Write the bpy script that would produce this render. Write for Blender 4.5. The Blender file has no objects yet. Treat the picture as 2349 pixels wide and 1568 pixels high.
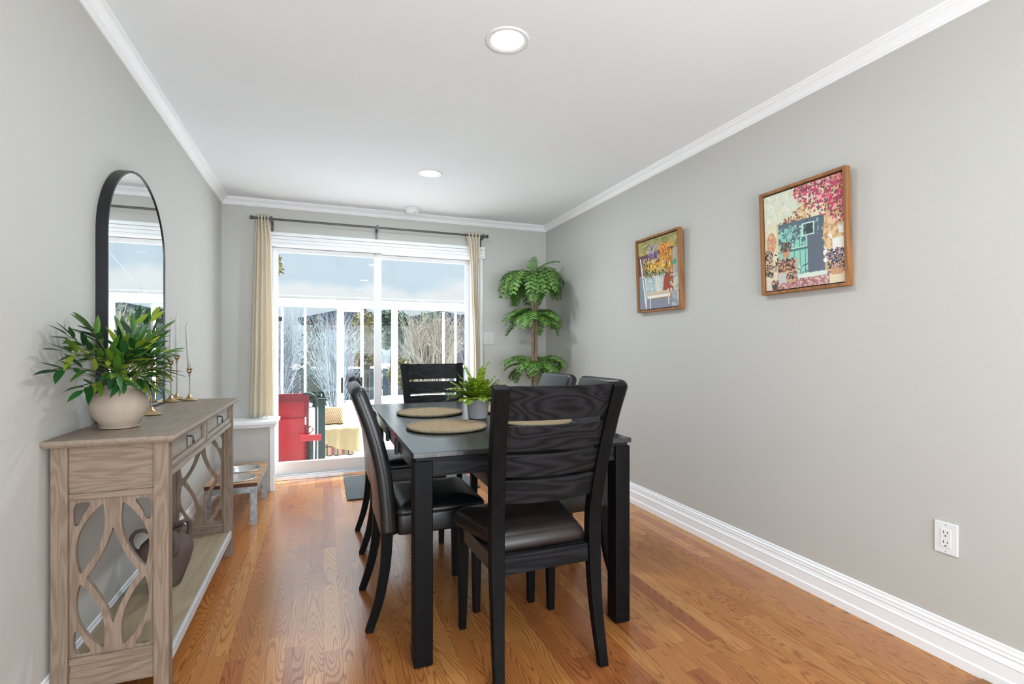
import bpy, math, random
import numpy as np
from mathutils import Vector, Matrix, Euler
random.seed(7)
SC = bpy.context.scene
COL = SC.collection
PI = math.pi
R = math.radians

# ------------------------------------------------------------ helpers
class MB:
    """collects verts and faces, linked as ONE mesh object by build()"""
    def __init__(s):
        s.v = []; s.f = []
    def add(s, vs, fs):
        n = len(s.v); s.v += [tuple(p) for p in vs]; s.f += [tuple(n + i for i in f) for f in fs]
        return s
    def box(s, x0, y0, z0, x1, y1, z1, M=None):
        vs = [Vector((x, y, z)) for z in (z0, z1) for (x, y) in ((x0, y0), (x1, y0), (x1, y1), (x0, y1))]
        if M is not None: vs = [M @ p for p in vs]
        return s.add(vs, [(3, 2, 1, 0), (4, 5, 6, 7), (0, 1, 5, 4), (1, 2, 6, 5), (2, 3, 7, 6), (3, 0, 4, 7)])
    def rings(s, rings, cap=True, closed=True):
        n = len(rings[0]); base = len(s.v)
        for r in rings: s.v += [tuple(p) for p in r]
        for i in range(len(rings) - 1):
            for j in range(n if closed else n - 1):
                a = base + i * n + j; b = base + i * n + (j + 1) % n
                s.f.append((a, b, b + n, a + n))
        if cap:
            s.f.append(tuple(base + j for j in reversed(range(n))))
            s.f.append(tuple(base + (len(rings) - 1) * n + j for j in range(n)))
        return s
    def lathe(s, prof, c=(0, 0, 0), n=32, cap=False):
        return s.rings([[(c[0] + r * math.cos(2 * PI * j / n), c[1] + r * math.sin(2 * PI * j / n), c[2] + z) for j in range(n)] for r, z in prof], cap=cap)
    def tube(s, pts, rad, n=8, cap=True, flat=1.0):
        pts = [Vector(p) for p in pts]; rs = rad if isinstance(rad, (list, tuple)) else [rad] * len(pts)
        out = []; prev = None
        for i, p in enumerate(pts):
            d = (pts[min(i + 1, len(pts) - 1)] - pts[max(i - 1, 0)]).normalized()
            if prev is None:
                up = Vector((0, 0, 1)) if abs(d.z) < .9 else Vector((1, 0, 0))
                a = d.cross(up).normalized()
            else:
                a = (prev - d * prev.dot(d)).normalized()
            prev = a; b = d.cross(a)
            out.append([p + (a * math.cos(2 * PI * j / n) + b * math.sin(2 * PI * j / n) * flat) * rs[i] for j in range(n)])
        return s.rings(out, cap=cap)
    def prism(s, poly, f0, f1):
        """poly: 2-D points; f0/f1 map a 2-D point to 3-D at both ends"""
        return s.rings([[f0(p) for p in poly], [f1(p) for p in poly]])
    def rbox(s, x0, y0, z0, x1, y1, z1, r, k=3, rz=None):
        """box with rounded vertical edges and rounded top/bottom rims"""
        rz = rz if rz is not None else r
        def ring(ins, z):
            pts = []
            for (cx, cy, a0) in ((x1, y1, 0), (x0, y1, 90), (x0, y0, 180), (x1, y0, 270)):
                sx = -1 if cx == x1 else 1; sy = -1 if cy == y1 else 1
                rr = max(r - ins, .0005)
                for i in range(k + 1):
                    a = R(a0 + 90 * i / k)
                    pts.append((cx + sx * r + rr * math.cos(a), cy + sy * r + rr * math.sin(a), z))
            return pts
        R_ = []
        for i in range(k + 1):
            a = PI / 2 * i / k; R_.append(ring(rz * (1 - math.sin(a)), z0 + rz * (1 - math.cos(a))))
        for i in range(k + 1):
            a = PI / 2 * (1 - i / k); R_.append(ring(rz * (1 - math.sin(a)), z1 - rz * (1 - math.cos(a))))
        return s.rings(R_)
    def leaf(s, p, d, nrm, L, W, droop=0.0, seg=4):
        d = Vector(d).normalized(); nrm = Vector(nrm)
        side = d.cross(nrm)
        if side.length < 1e-4: side = d.cross(Vector((1, 0, .3)))
        side.normalize(); nn = side.cross(d).normalized(); p = Vector(p)
        vs = []; fs = []
        for i in range(seg + 1):
            t = i / seg
            c = p + d * (L * t) - nn * (droop * L * t * t)
            w = W * .5 * (math.sin(PI * min(1, t ** .8 * 1.0)) ** .8 if 0 < t < 1 else 0)
            if i in (0, seg): vs.append(c)
            else:
                vs += [c - side * w + nn * w * .25, c, c + side * w + nn * w * .25]
        k = 1
        fs.append((0, 2, 1)); fs.append((0, 3, 2))
        for i in range(1, seg - 1):
            a = 1 + (i - 1) * 3; b = a + 3
            fs += [(a, a + 1, b + 1, b), (a + 1, a + 2, b + 2, b + 1)]
        a = 1 + (seg - 2) * 3; e = len(vs) - 1
        fs += [(a, a + 1, e), (a + 1, a + 2, e)]
        return s.add(vs, fs)
    def build(s, name, m, parent=None, bevel=0, smooth=False, sub=0, solid=0, angle=None, seg=2):
        me = bpy.data.meshes.new(name)
        off = Vector(parent_world(parent)) if parent is not None else Vector((0, 0, 0))
        me.from_pydata([(x - off.x, y - off.y, z - off.z) for x, y, z in s.v], [], s.f)
        me.update()
        o = bpy.data.objects.new(name, me); COL.objects.link(o)
        me.materials.append(m)
        if parent is not None: o.parent = parent
        if smooth:
            me.polygons.foreach_set('use_smooth', [True] * len(me.polygons))
            if angle: me.set_sharp_from_angle(angle=R(angle))
        if solid:
            md = o.modifiers.new('solid', 'SOLIDIFY'); md.thickness = solid; md.offset = 0
        if bevel:
            md = o.modifiers.new('bevel', 'BEVEL'); md.width = bevel; md.segments = seg; md.limit_method = 'ANGLE'; md.angle_limit = R(35)
        if sub:
            md = o.modifiers.new('sub', 'SUBSURF'); md.levels = sub; md.render_levels = sub
        return o

def parent_world(p):
    v = Vector((0, 0, 0))
    while p is not None:
        v += p.location; p = p.parent
    return v

def thing(name, label, cat, loc=(0, 0, 0), rotz=0, group=None):
    o = bpy.data.objects.new(name, None); COL.objects.link(o)
    o.empty_display_size = .1; o.location = loc; o.rotation_euler = (0, 0, rotz)
    o['label'] = label; o['category'] = cat
    if group: o['group'] = group
    return o
def tag(o, label, cat, group=None):
    o['label'] = label; o['category'] = cat
    if group: o['group'] = group
    return o
def center(o, base=True):
    """moves a parentless mesh's origin to its foot"""
    me = o.data
    co = np.array([v.co[:] for v in me.vertices]); lo = co.min(0); hi = co.max(0)
    c = Vector(((lo[0] + hi[0]) / 2, (lo[1] + hi[1]) / 2, lo[2] if base else (lo[2] + hi[2]) / 2))
    me.transform(Matrix.Translation(-c)); o.location = c
    return o
def struct(o): o['kind'] = 'structure'; return o
def sroot(name, loc=(0, 0, 0)):
    o = bpy.data.objects.new(name, None); COL.objects.link(o); o.location = loc; o['kind'] = 'structure'; return o
def copy_tree(o, parent=None):
    c = o.copy(); COL.objects.link(c)
    if parent is not None: c.parent = parent
    for ch in [x for x in bpy.data.objects if x.parent == o]:
        copy_tree(ch, c)
    return c

# ------------------------------------------------------------ materials
def srgb(r, g, b):
    f = lambda c: (c / 255 / 12.92) if c / 255 <= .04045 else ((c / 255 + .055) / 1.055) ** 2.4
    return (f(r), f(g), f(b), 1)
class N:
    def __init__(s, name):
        s.m = bpy.data.materials.new(name); s.m.use_nodes = True
        s.t = s.m.node_tree; s.n = s.t.nodes; s.l = s.t.links
        s.b = s.n['Principled BSDF']
    def new(s, typ, **kw):
        n = s.n.new(typ)
        for k, v in kw.items(): setattr(n, k, v)
        return n
    def link(s, a, b): s.l.new(a, b)
    def math(s, op, a, b=None, clamp=False):
        n = s.n.new('ShaderNodeMath'); n.operation = op; n.use_clamp = clamp
        for i, x in enumerate((a, b)):
            if x is None: continue
            if isinstance(x, (int, float)): n.inputs[i].default_value = x
            else: s.l.new(x, n.inputs[i])
        return n.outputs[0]
    def coords(s, obj=True, scale=(1, 1, 1)):
        tc = s.n.new('ShaderNodeTexCoord'); mp = s.n.new('ShaderNodeMapping')
        mp.inputs['Scale'].default_value = scale
        s.l.new(tc.outputs['Object' if obj else 'Generated'], mp.inputs['Vector'])
        return mp.outputs[0]
    def noise(s, vec, scale, detail=3, rough=.5, dist=0):
        n = s.n.new('ShaderNodeTexNoise'); s.l.new(vec, n.inputs['Vector'])
        n.inputs['Scale'].default_value = scale; n.inputs['Detail'].default_value = detail
        n.inputs['Roughness'].default_value = rough; n.inputs['Distortion'].default_value = dist
        return n.outputs['Fac']
    def ramp(s, fac, stops):
        n = s.n.new('ShaderNodeValToRGB'); s.l.new(fac, n.inputs[0])
        e = n.color_ramp.elements
        while len(e) > 1: e.remove(e[-1])
        e[0].position = stops[0][0]; e[0].color = stops[0][1]
        for p, c in stops[1:]:
            x = e.new(p); x.color = c
        return n.outputs[0]
    def mix(s, fac, a, b, blend='MIX'):
        n = s.n.new('ShaderNodeMix'); n.data_type = 'RGBA'; n.blend_type = blend
        for i, x in ((0, fac), (6, a), (7, b)):
            if isinstance(x, (int, float)): n.inputs[i].default_value = x
            elif isinstance(x, tuple): n.inputs[i].default_value = x
            else: s.l.new(x, n.inputs[i])
        return n.outputs[2]
    def col(s, x):
        if isinstance(x, tuple): s.b.inputs['Base Color'].default_value = x
        else: s.l.new(x, s.b.inputs['Base Color'])
        return s
    def set(s, rough=None, metal=None, spec=None, coat=None, coat_rough=None, sheen=None):
        if rough is not None:
            if isinstance(rough, (int, float)): s.b.inputs['Roughness'].default_value = rough
            else: s.l.new(rough, s.b.inputs['Roughness'])
        if metal is not None: s.b.inputs['Metallic'].default_value = metal
        if spec is not None: s.b.inputs['Specular IOR Level'].default_value = spec
        if coat is not None: s.b.inputs['Coat Weight'].default_value = coat
        if coat_rough is not None: s.b.inputs['Coat Roughness'].default_value = coat_rough
        return s
    def bump(s, h, strength=.2, dist=.01):
        n = s.n.new('ShaderNodeBump'); n.inputs['Strength'].default_value = strength; n.inputs['Distance'].default_value = dist
        s.l.new(h, n.inputs['Height']); s.l.new(n.outputs[0], s.b.inputs['Normal']); return s

def plain(name, c, rough=.5, metal=0, spec=.5, nscale=0, namp=.06, bump=0, bscale=60):
    n = N(name)
    if nscale:
        v = n.coords(); f = n.noise(v, nscale, 4)
        lo = tuple(max(0, x * (1 - namp)) for x in c[:3]) + (1,); hi = tuple(x * (1 + namp) for x in c[:3]) + (1,)
        n.col(n.ramp(f, [(.3, lo), (.7, hi)]))
    else: n.col(c)
    n.set(rough=rough, metal=metal, spec=spec)
    if bump:
        v = n.coords(); n.bump(n.noise(v, bscale, 3), bump, .004)
    return n.m

def wood(name, c1, c2, axis='Y', rough=.5, scale=1.0, grain=1.0, bump=.1, spec=.4, rings=14):
    """long-grain wood: contour lines of a stretched noise field"""
    n = N(name)
    st = {'X': (.25, 2.2, 2.2), 'Y': (2.2, .25, 2.2), 'Z': (2.2, 2.2, .25)}[axis]
    v = n.coords(scale=tuple(k * scale for k in st))
    f = n.noise(v, 1.6, 2, .5, .3)
    ring = n.math('SINE', n.math('MULTIPLY', f, rings * 6.28))
    fine = n.noise(n.coords(scale=tuple((.6 if k < 1 else 45) * scale for k in st)), 3, 3, .6)
    k = n.math('ADD', n.math('MULTIPLY', n.math('ADD', ring, 1.0), .28 * grain), n.math('MULTIPLY', fine, .55))
    n.col(n.ramp(k, [(.15, c1), (.85, c2)])).set(rough=rough, spec=spec)
    if bump: n.bump(k, bump, .002)
    return n.m

M = {}
M['wall'] = plain('wall_paint', srgb(195, 193, 188), .65, nscale=1.3, namp=.012, bump=.03, bscale=180, spec=.3)
M['ceiling'] = plain('ceiling_paint', srgb(238, 242, 246), .8, nscale=2, namp=.01, spec=.2)
M['trim'] = plain('trim_paint', srgb(246, 247, 250), .4, nscale=3, namp=.01)
M['vinyl'] = plain('white_vinyl', srgb(236, 236, 238), .35, nscale=5, namp=.01)
M['plastic'] = plain('white_plastic', srgb(232, 232, 234), .35, nscale=8, namp=.01)
M['switch'] = plain('switch_plastic', srgb(208, 207, 203), .45, nscale=8, namp=.01)
M['slot'] = plain('dark_slot', (.02, .02, .02, 1), .6, nscale=8)
M['seam'] = plain('grey_seam', srgb(150, 150, 150), .6, nscale=8)
M['alu'] = plain('aluminium', (.62, .63, .65, 1), .35, 1.0, nscale=20, namp=.05)
M['steel'] = plain('stainless_steel', (.72, .72, .73, 1), .16, 1.0, nscale=9, namp=.04)
M['galv'] = plain('galvanised_steel', (.36, .38, .40, 1), .42, .85, nscale=34, namp=.3)
M['rod'] = plain('dark_grey_metal', (.10, .10, .10, 1), .4, .7, nscale=10)
M['black_metal'] = plain('black_metal', (.018, .018, .02, 1), .35, .3, nscale=12)
M['brass'] = plain('aged_brass', (.50, .36, .20, 1), .3, 1.0, nscale=30, namp=.15)
M['pewter'] = plain('dark_brass_stem', (.25, .21, .18, 1), .3, .9, nscale=30, namp=.15)
M['wax'] = plain('grey_wax', srgb(205, 204, 198), .45, nscale=20, namp=.03)
M['leather'] = plain('black_leather', (.006, .006, .007, 1), .34, nscale=14, namp=.2, bump=.10, bscale=22, spec=.55)
M['leather_brown'] = plain('dark_brown_leather', (.016, .010, .009, 1), .36, nscale=7, namp=.35, bump=.06, bscale=18, spec=.5)
M['mat_rubber'] = plain('charcoal_ribbed_mat', srgb(70, 74, 78), .9, nscale=60, namp=.3, bump=.3, bscale=90)
M['jug'] = plain('brown_clay', srgb(96, 82, 76), .85, nscale=12, namp=.12, bump=.25, bscale=40, spec=.2)
M['vase'] = plain('beige_clay', srgb(176, 158, 144), .8, nscale=9, namp=.05, bump=.1, bscale=60, spec=.2)
M['pot_speckle'] = plain('pale_grey_stoneware', srgb(184, 184, 190), .55, nscale=240, namp=.07)
M['soil'] = plain('dark_soil', (.03, .022, .016, 1), .95, nscale=40, namp=.4)
M['basket'] = plain('dark_basket', srgb(70, 58, 48), .8, nscale=60, namp=.3, bump=.4, bscale=60)
M['snow'] = plain('snow', (.86, .87, .9, 1), .7, nscale=2, namp=.03, bump=.2, bscale=6)
M['deck'] = plain('pale_deck', (.74, .73, .72, 1), .5, nscale=3, namp=.05)
M['red'] = plain('red_enamel', (.36, .008, .016, 1), .32, nscale=4, namp=.12)
M['dark_red'] = plain('dark_red_enamel', (.16, .004, .012, 1), .35, nscale=4, namp=.12)
M['dark_green'] = plain('dark_green_enamel', (.012, .035, .035, 1), .4, nscale=6, namp=.2)
M['cloth'] = plain('beige_cloth', srgb(158, 144, 112), .9, nscale=16, namp=.05, bump=.2, bscale=80, spec=.1)
M['cushion'] = None

def leafmat(name, a, b, rough=.4, spec=.4, trans=.0):
    n = N(name); g = n.new('ShaderNodeNewGeometry')
    v = n.coords(); f = n.noise(v, 14, 2)
    k = n.math('ADD', n.math('MULTIPLY', g.outputs['Random Per Island'], .75), n.math('MULTIPLY', f, .35))
    n.col(n.ramp(k, [(.1, a), (.95, b)])).set(rough=rough, spec=spec)
    return n.m
M['leaf_laurel'] = None
def laurel():
    n = N('laurel_leaf'); g = n.new('ShaderNodeNewGeometry')
    n.col(n.ramp(g.outputs['Random Per Island'], [(0, (.006, .036, .010, 1)), (.4, (.016, .09, .016, 1)), (.62, (.06, .15, .016, 1)), (.85, (.17, .24, .018, 1)), (1, (.30, .34, .03, 1))]))
    n.set(rough=.38, spec=.45); return n.m
M['leaf_laurel'] = laurel()
M['leaf_fern'] = leafmat('fern_leaf', (.018, .13, .010, 1), (.40, .50, .025, 1))
M['leaf_tree'] = leafmat('feathery_leaf', (.016, .085, .018, 1), (.20, .38, .07, 1))
M['leaf_dark'] = leafmat('evergreen_leaf', (.006, .018, .009, 1), (.04, .07, .025, 1))
M['leaf_autumn'] = leafmat('yellow_leaf', (.07, .04, .012, 1), (.20, .16, .03, 1))
M['stem'] = plain('green_brown_stem', (.12, .13, .05, 1), .6, nscale=20, namp=.3)
M['trunk'] = plain('grey_brown_trunk', srgb(140, 118, 98), .8, nscale=30, namp=.3, bump=.3, bscale=50)
M['twig'] = plain('straw_twigs', (.28, .215, .16, 1), .8, nscale=20, namp=.3)
M['twig_grey'] = plain('grey_twigs', (.23, .23, .245, 1), .8, nscale=20, namp=.3)
M['bark_dark'] = plain('dark_bark', (.08, .065, .05, 1), .9, nscale=20, namp=.3)

M['black_wood_x'] = wood('black_stained_wood_x', (.002, .002, .0024, 1), (.017, .0165, .019, 1), 'X', .5, 1.9, .9, .2, .15, 20)
M['black_wood_y'] = wood('black_stained_wood_y', (.005, .005, .006, 1), (.018, .018, .020, 1), 'Y', .24, 1.9, .9, .10, .8, 12)
M['black_wood_z'] = wood('black_stained_wood_z', (.0022, .002, .0024, 1), (.006, .0056, .0064, 1), 'Z', .5, 2.0, .5, .10, .12, 10)
WC1, WC2 = srgb(114, 95, 80), srgb(166, 146, 130)
M['grey_wood_x'] = wood('weathered_wood_x', WC1, WC2, 'X', .7, 5.0, .4, .2, .25, 10)
M['grey_wood_y'] = wood('weathered_wood_y', srgb(128, 112, 98), srgb(156, 140, 126), 'Y', .5, 3.6, .5, .15, .35, 9)
M['grey_wood_z'] = wood('weathered_wood_z', WC1, WC2, 'Z', .7, 5.0, .4, .2, .25, 10)
M['shelf_wood'] = wood('pale_shelf_wood', srgb(150, 132, 106), srgb(178, 162, 136), 'Y', .45, 1.8, .5, .1, .4, 8)
M['shelf_edge'] = plain('whitewashed_edge', srgb(196, 196, 198), .45, nscale=10, namp=.04)
M['oak_frame'] = wood('walnut_frame', srgb(128, 84, 48), srgb(170, 118, 72), 'Z', .5, 2, .6, .05, .4, 9)
M['stand_wood'] = wood('stand_wood', srgb(142, 100, 66), srgb(190, 152, 112), 'X', .45, 2.0, .8, .1, .4, 10)
M['stand_edge'] = wood('stand_edge_wood', srgb(78, 40, 24), srgb(112, 62, 40), 'X', .45, 2.0, .5, .1, .4, 10)
M['threshold'] = wood('threshold_wood', srgb(128, 84, 34), srgb(150, 100, 46), 'X', .4, 2, .4, .05, .4, 8)

def jute():
    n = N('woven_jute'); v = n.coords()
    tc = n.new('ShaderNodeTexCoord'); sp = n.new('ShaderNodeVectorMath', operation='LENGTH')
    n.link(tc.outputs['Object'], sp.inputs[0])
    r = n.math('SINE', n.math('MULTIPLY', sp.outputs['Value'], 700))
    f = n.noise(v, 160, 3)
    k = n.math('ADD', n.math('MULTIPLY', r, .18), f)
    n.col(n.ramp(k, [(.3, srgb(130, 110, 86)), (.75, srgb(174, 152, 120))])).set(rough=.85, spec=.15).bump(k, .5, .003)
    return n.m
M['jute'] = jute()
M['jute_edge'] = plain('jute_edge', srgb(138, 128, 106), .9, nscale=60, namp=.2, spec=.1)

def floor_mat():
    n = N('oak_strip_floor')
    tc = n.new('ShaderNodeTexCoord'); sep = n.new('ShaderNodeSeparateXYZ'); n.link(tc.outputs['Object'], sep.inputs[0])
    X, Y = sep.outputs[0], sep.outputs[1]
    W = .0665
    row = n.math('FLOOR', n.math('DIVIDE', X, W))
    wn = n.new('ShaderNodeTexWhiteNoise', noise_dimensions='1D'); n.link(row, wn.inputs['W'])
    yo = n.math('ADD', Y, n.math('MULTIPLY', wn.outputs['Value'], 3.7))
    ln = n.math('ADD', .75, n.math('MULTIPLY', wn.outputs['Value'], .5))
    yi = n.math('DIVIDE', yo, ln); seg = n.math('FLOOR', yi)
    idv = n.new('ShaderNodeCombineXYZ'); n.link(row, idv.inputs[0]); n.link(seg, idv.inputs[1])
    w2 = n.new('ShaderNodeTexWhiteNoise', noise_dimensions='2D'); n.link(idv.outputs[0], w2.inputs['Vector'])
    rnd = w2.outputs['Value']
    # grain coordinates, shifted per board
    gv = n.new('ShaderNodeCombineXYZ')
    n.link(n.math('ADD', n.math('MULTIPLY', X, 9.0), n.math('MULTIPLY', rnd, 37.0)), gv.inputs[0])
    n.link(n.math('ADD', n.math('MULTIPLY', Y, .85), n.math('MULTIPLY', rnd, 91.0)), gv.inputs[1])
    n.link(n.math('MULTIPLY', rnd, 13.0), gv.inputs[2])
    fld = n.noise(gv.outputs[0], 1.0, 1.5, .45, .15)
    wig = n.noise(tc.outputs['Object'], 38, 2, .5)
    ph = n.math('ADD', n.math('MULTIPLY', fld, 270.0), n.math('MULTIPLY', wig, 2.2))
    ring = n.math('POWER', n.math('MULTIPLY', n.math('ADD', n.math('SINE', ph), 1.0), .5), 3.2)
    pv = n.new('ShaderNodeCombineXYZ'); n.link(n.math('MULTIPLY', X, 420.0), pv.inputs[0]); n.link(n.math('MULTIPLY', Y, 9.0), pv.inputs[1])
    pores = n.noise(pv.outputs[0], 1.0, 3, .6)
    base = n.ramp(rnd, [(0, srgb(156, 92, 52)), (.25, srgb(170, 106, 58)), (.5, srgb(181, 118, 64)), (.75, srgb(176, 116, 60)), (1, srgb(196, 138, 80))])
    dark = n.mix(1.0, base, srgb(160, 118, 92), 'MULTIPLY')
    c = n.mix(n.math('MULTIPLY', ring, .58), base, dark)
    c = n.mix(n.math('MULTIPLY', n.math('GREATER_THAN', pores, .56), .16), c, dark)
    # joints
    fx = n.math('FRACT', n.math('DIVIDE', X, W)); fy = n.math('FRACT', yi)
    jx = n.math('LESS_THAN', n.math('MINIMUM', fx, n.math('SUBTRACT', 1.0, fx)), .013)
    jy = n.math('LESS_THAN', n.math('MINIMUM', fy, n.math('SUBTRACT', 1.0, fy)), .0009)
    j = n.math('MAXIMUM', jx, jy)
    c = n.mix(n.math('MULTIPLY', j, .55), c, srgb(96, 52, 26))
    n.col(c).set(rough=n.math('ADD', .20, n.math('MULTIPLY', ring, .06)), spec=.5)
    n.bump(n.math('ADD', n.math('MULTIPLY', ring, -.3), n.math('MULTIPLY', j, -1.0)), .12, .001)
    return n.m
M['floor'] = floor_mat()

def glass_mat(name, gl=.07, tint=(.97, .985, .985, 1)):
    m = bpy.data.materials.new(name); m.use_nodes = True; t = m.node_tree; t.nodes.clear()
    o = t.nodes.new('ShaderNodeOutputMaterial'); a = t.nodes.new('ShaderNodeBsdfTransparent'); g = t.nodes.new('ShaderNodeBsdfGlossy'); x = t.nodes.new('ShaderNodeMixShader')
    a.inputs[0].default_value = tint; g.inputs['Roughness'].default_value = .0; x.inputs[0].default_value = gl
    t.links.new(a.outputs[0], x.inputs[1]); t.links.new(g.outputs[0], x.inputs[2]); t.links.new(x.outputs[0], o.inputs[0])
    return m
M['glass'] = glass_mat('window_glass', .007)
M['glass_out'] = glass_mat('sunroom_glass', .008, (.86, .93, .96, 1))
n = N('mirror_glass'); n.col((.93, .95, .95, 1)).set(rough=0.0, metal=1.0); M['mirror'] = n.m
def emit(name, c, s):
    m = bpy.data.materials.new(name); m.use_nodes = True; t = m.node_tree; t.nodes.clear()
    o = t.nodes.new('ShaderNodeOutputMaterial'); e = t.nodes.new('ShaderNodeEmission'); e.inputs[0].default_value = c; e.inputs[1].default_value = s
    t.links.new(e.outputs[0], o.inputs[0]); return m
M['lamp'] = emit('lamp_glow', (1, .985, .95, 1), 3)
def curtain_mat():
    n = N('cream_curtain'); v = n.coords()
    n.col(n.ramp(n.noise(v, 9, 3), [(.3, srgb(250, 244, 232)), (.7, srgb(253, 250, 242))])).set(rough=.9, spec=.1)
    tr = n.new('ShaderNodeBsdfTranslucent'); tr.inputs[0].default_value = srgb(240, 228, 205); mx = n.new('ShaderNodeMixShader'); mx.inputs[0].default_value = .45
    out = n.n['Material Output']; n.link(n.b.outputs[0], mx.inputs[1]); n.link(tr.outputs[0], mx.inputs[2]); n.link(mx.outputs[0], out.inputs[0])
    return n.m
M['curtain'] = curtain_mat()
def plaid():
    n = N('plaid_blanket'); v = n.coords(); sp = n.new('ShaderNodeSeparateXYZ'); n.link(v, sp.inputs[0])
    a = n.math('FRACT', n.math('MULTIPLY', sp.outputs[0], 8.5)); b = n.math('FRACT', n.math('MULTIPLY', sp.outputs[2], 9.5))
    c = n.ramp(a, [(0, srgb(172, 140, 126)), (.3, srgb(178, 164, 142)), (.55, srgb(156, 70, 62)), (.8, srgb(128, 142, 136)), (1, srgb(172, 150, 118))])
    k = n.math('MAXIMUM', n.math('LESS_THAN', a, .07), n.math('LESS_THAN', b, .09))
    n.col(n.mix(k, c, srgb(30, 32, 36))).set(rough=.9, spec=.1); return n.m
M['plaid'] = plaid()
def stripes():
    n = N('striped_cushion'); v = n.coords(); sp = n.new('ShaderNodeSeparateXYZ'); n.link(v, sp.inputs[0])
    a = n.math('SINE', n.math('MULTIPLY', n.math('ADD', sp.outputs[0], n.math('MULTIPLY', sp.outputs[2], .5)), 260))
    n.col(n.ramp(a, [(.2, srgb(140, 112, 80)), (.6, srgb(176, 158, 132))])).set(rough=.9); return n.m
M['cushion'] = stripes()
def brick(name, c1, c2, mortar):
    n = N(name); t = n.new('ShaderNodeTexBrick'); v = n.coords(scale=(1, 1, 1))
    sp = n.new('ShaderNodeSeparateXYZ'); n.link(v, sp.inputs[0]); cb = n.new('ShaderNodeCombineXYZ')
    n.link(sp.outputs[0], cb.inputs[0]); n.link(sp.outputs[2], cb.inputs[1]); n.link(cb.outputs[0], t.inputs['Vector'])
    t.inputs['Color1'].default_value = c1; t.inputs['Color2'].default_value = c2; t.inputs['Mortar'].default_value = mortar; t.inputs['Scale'].default_value = 4
    n.col(t.outputs[0]).set(rough=.9); return n.m
M['brick'] = brick('red_brick', srgb(104, 50, 46), srgb(88, 42, 40), srgb(116, 92, 86))
M['siding'] = plain('grey_siding', srgb(140, 142, 148), .8, nscale=2, namp=.04)
M['mauve'] = plain('mauve_brick', srgb(86, 74, 78), .85, nscale=20, namp=.1)
M['shingle'] = plain('dark_shingles', srgb(50, 53, 60), .9, nscale=30, namp=.2)
M['dark_glass'] = plain('dark_window', srgb(46, 56, 70), .1, nscale=2, namp=.1)
M['fence'] = plain('weathered_fence', srgb(62, 70, 76), .85, nscale=15, namp=.2)
def vcol():
    n = N('printed_picture'); a = n.new('ShaderNodeVertexColor'); a.layer_name = 'paint'
    n.link(a.outputs[0], n.b.inputs['Base Color']); n.set(rough=.75, spec=.2); return n.m
M['print'] = vcol()
# ============================================================ ROOM
XL, XR, YF, YR, ZC = -.785, 2.14, 4.70, -2.4, 2.385
def sb(name, boxes, m, bevel=0):
    b = MB()
    for q in boxes: b.box(*q)
    return struct(b.build(name, m, bevel=bevel))
sb('floor', [(XL - .2, YR - .2, -.12, XR + .2, 4.88, 0)], M['floor'])
sb('ceiling', [(XL - .2, YR - .2, ZC, XR + .2, 4.88, ZC + .14)], M['ceiling'])
sb('wall_left', [(XL - .16, YR - .16, 0, XL, 4.88, ZC)], M['wall'])
sb('wall_right', [(XR, YR - .16, 0, XR + .16, 4.88, ZC)], M['wall'])
DX0, DX1, DZ = -.435, 1.385, 2.045          # patio door opening
sb('wall_back', [(XL, YF, 0, DX0, 4.88, ZC), (DX1, YF, 0, XR, 4.88, ZC), (DX0, YF, DZ, DX1, 4.88, ZC)], M['wall'])
RX0, RX1, RZ0, RZ1 = -.55, 1.95, .06, 2.10   # window behind the camera
sb('wall_front', [(XL, YR - .16, 0, RX0, YR, ZC), (RX1, YR - .16, 0, XR, YR, ZC), (RX0, YR - .16, 0, RX1, YR, RZ0), (RX0, YR - .16, RZ1, RX1, YR, ZC)], M['wall'])
w = sroot('window_1', (0.675, YR - .08, RZ0))
b = MB()
for q in ((RX0, YR - .13, RZ0, RX0 + .05, YR - .03, RZ1), (RX1 - .05, YR - .13, RZ0, RX1, YR - .03, RZ1), (RX0, YR - .13, RZ0, RX1, YR - .03, RZ0 + .05), (RX0, YR - .13, RZ1 - .05, RX1, YR - .03, RZ1), (.65, YR - .13, RZ0, .70, YR - .03, RZ1)): b.box(*q)
b.build('window_frame', M['vinyl'], w)
MB().box(RX0 + .05, YR - .085, RZ0 + .05, RX1 - .05, YR - .08, RZ1 - .05).build('pane', M['glass'], w)

# low boxed-in wall with a white cap, left of the patio door
b = MB().box(XL, 4.42, 0, -.40, YF, .535)
struct(b.build('wall_low', M['wall']))
b = MB().box(XL, 4.385, .535, -.345, YF, .560).box(XL, 4.405, .512, -.36, YF, .536).box(-.40, 4.41, 0, -.365, 4.47, .53)
struct(b.build('trim_4', M['trim'], bevel=.003))

# crown moulding and baseboards: one profile swept along each wall
crown = [(0, -.055), (.006, -.055), (.008, -.049), (.014, -.046), (.018, -.036), (.028, -.024), (.040, -.016), (.043, -.010), (.050, -.008), (.053, 0), (0, 0)]
base = [(0, 0), (.019, 0), (.019, .034), (.015, .040), (.0145, .082), (.0165, .086), (.012, .092), (.009, .106), (.011, .112), (.009, .120), (.0095, .128), (.005, .134), (.005, .143), (.002, .146), (0, .146)]
def sweep(name, prof, f, a, b_, z):
    s = MB(); s.rings([[f(d, h + z, t) for d, h in prof] for t in (a, b_)])
    return struct(s.build(name, M['trim']))
sweep('trim_1', crown, lambda d, h, t: (XL + d, t, h), YR, YF, ZC)
sweep('trim_2', crown, lambda d, h, t: (XR - d, t, h), YR, YF, ZC)
sweep('trim_3', crown, lambda d, h, t: (t, YF - d, h), XL, XR, ZC)
sweep('baseboard_left', base, lambda d, h, t: (XL + d, t, h), YR, 4.42, 0)
sweep('baseboard_right', base, lambda d, h, t: (XR - d, t, h), YR, YF, 0)
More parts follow.
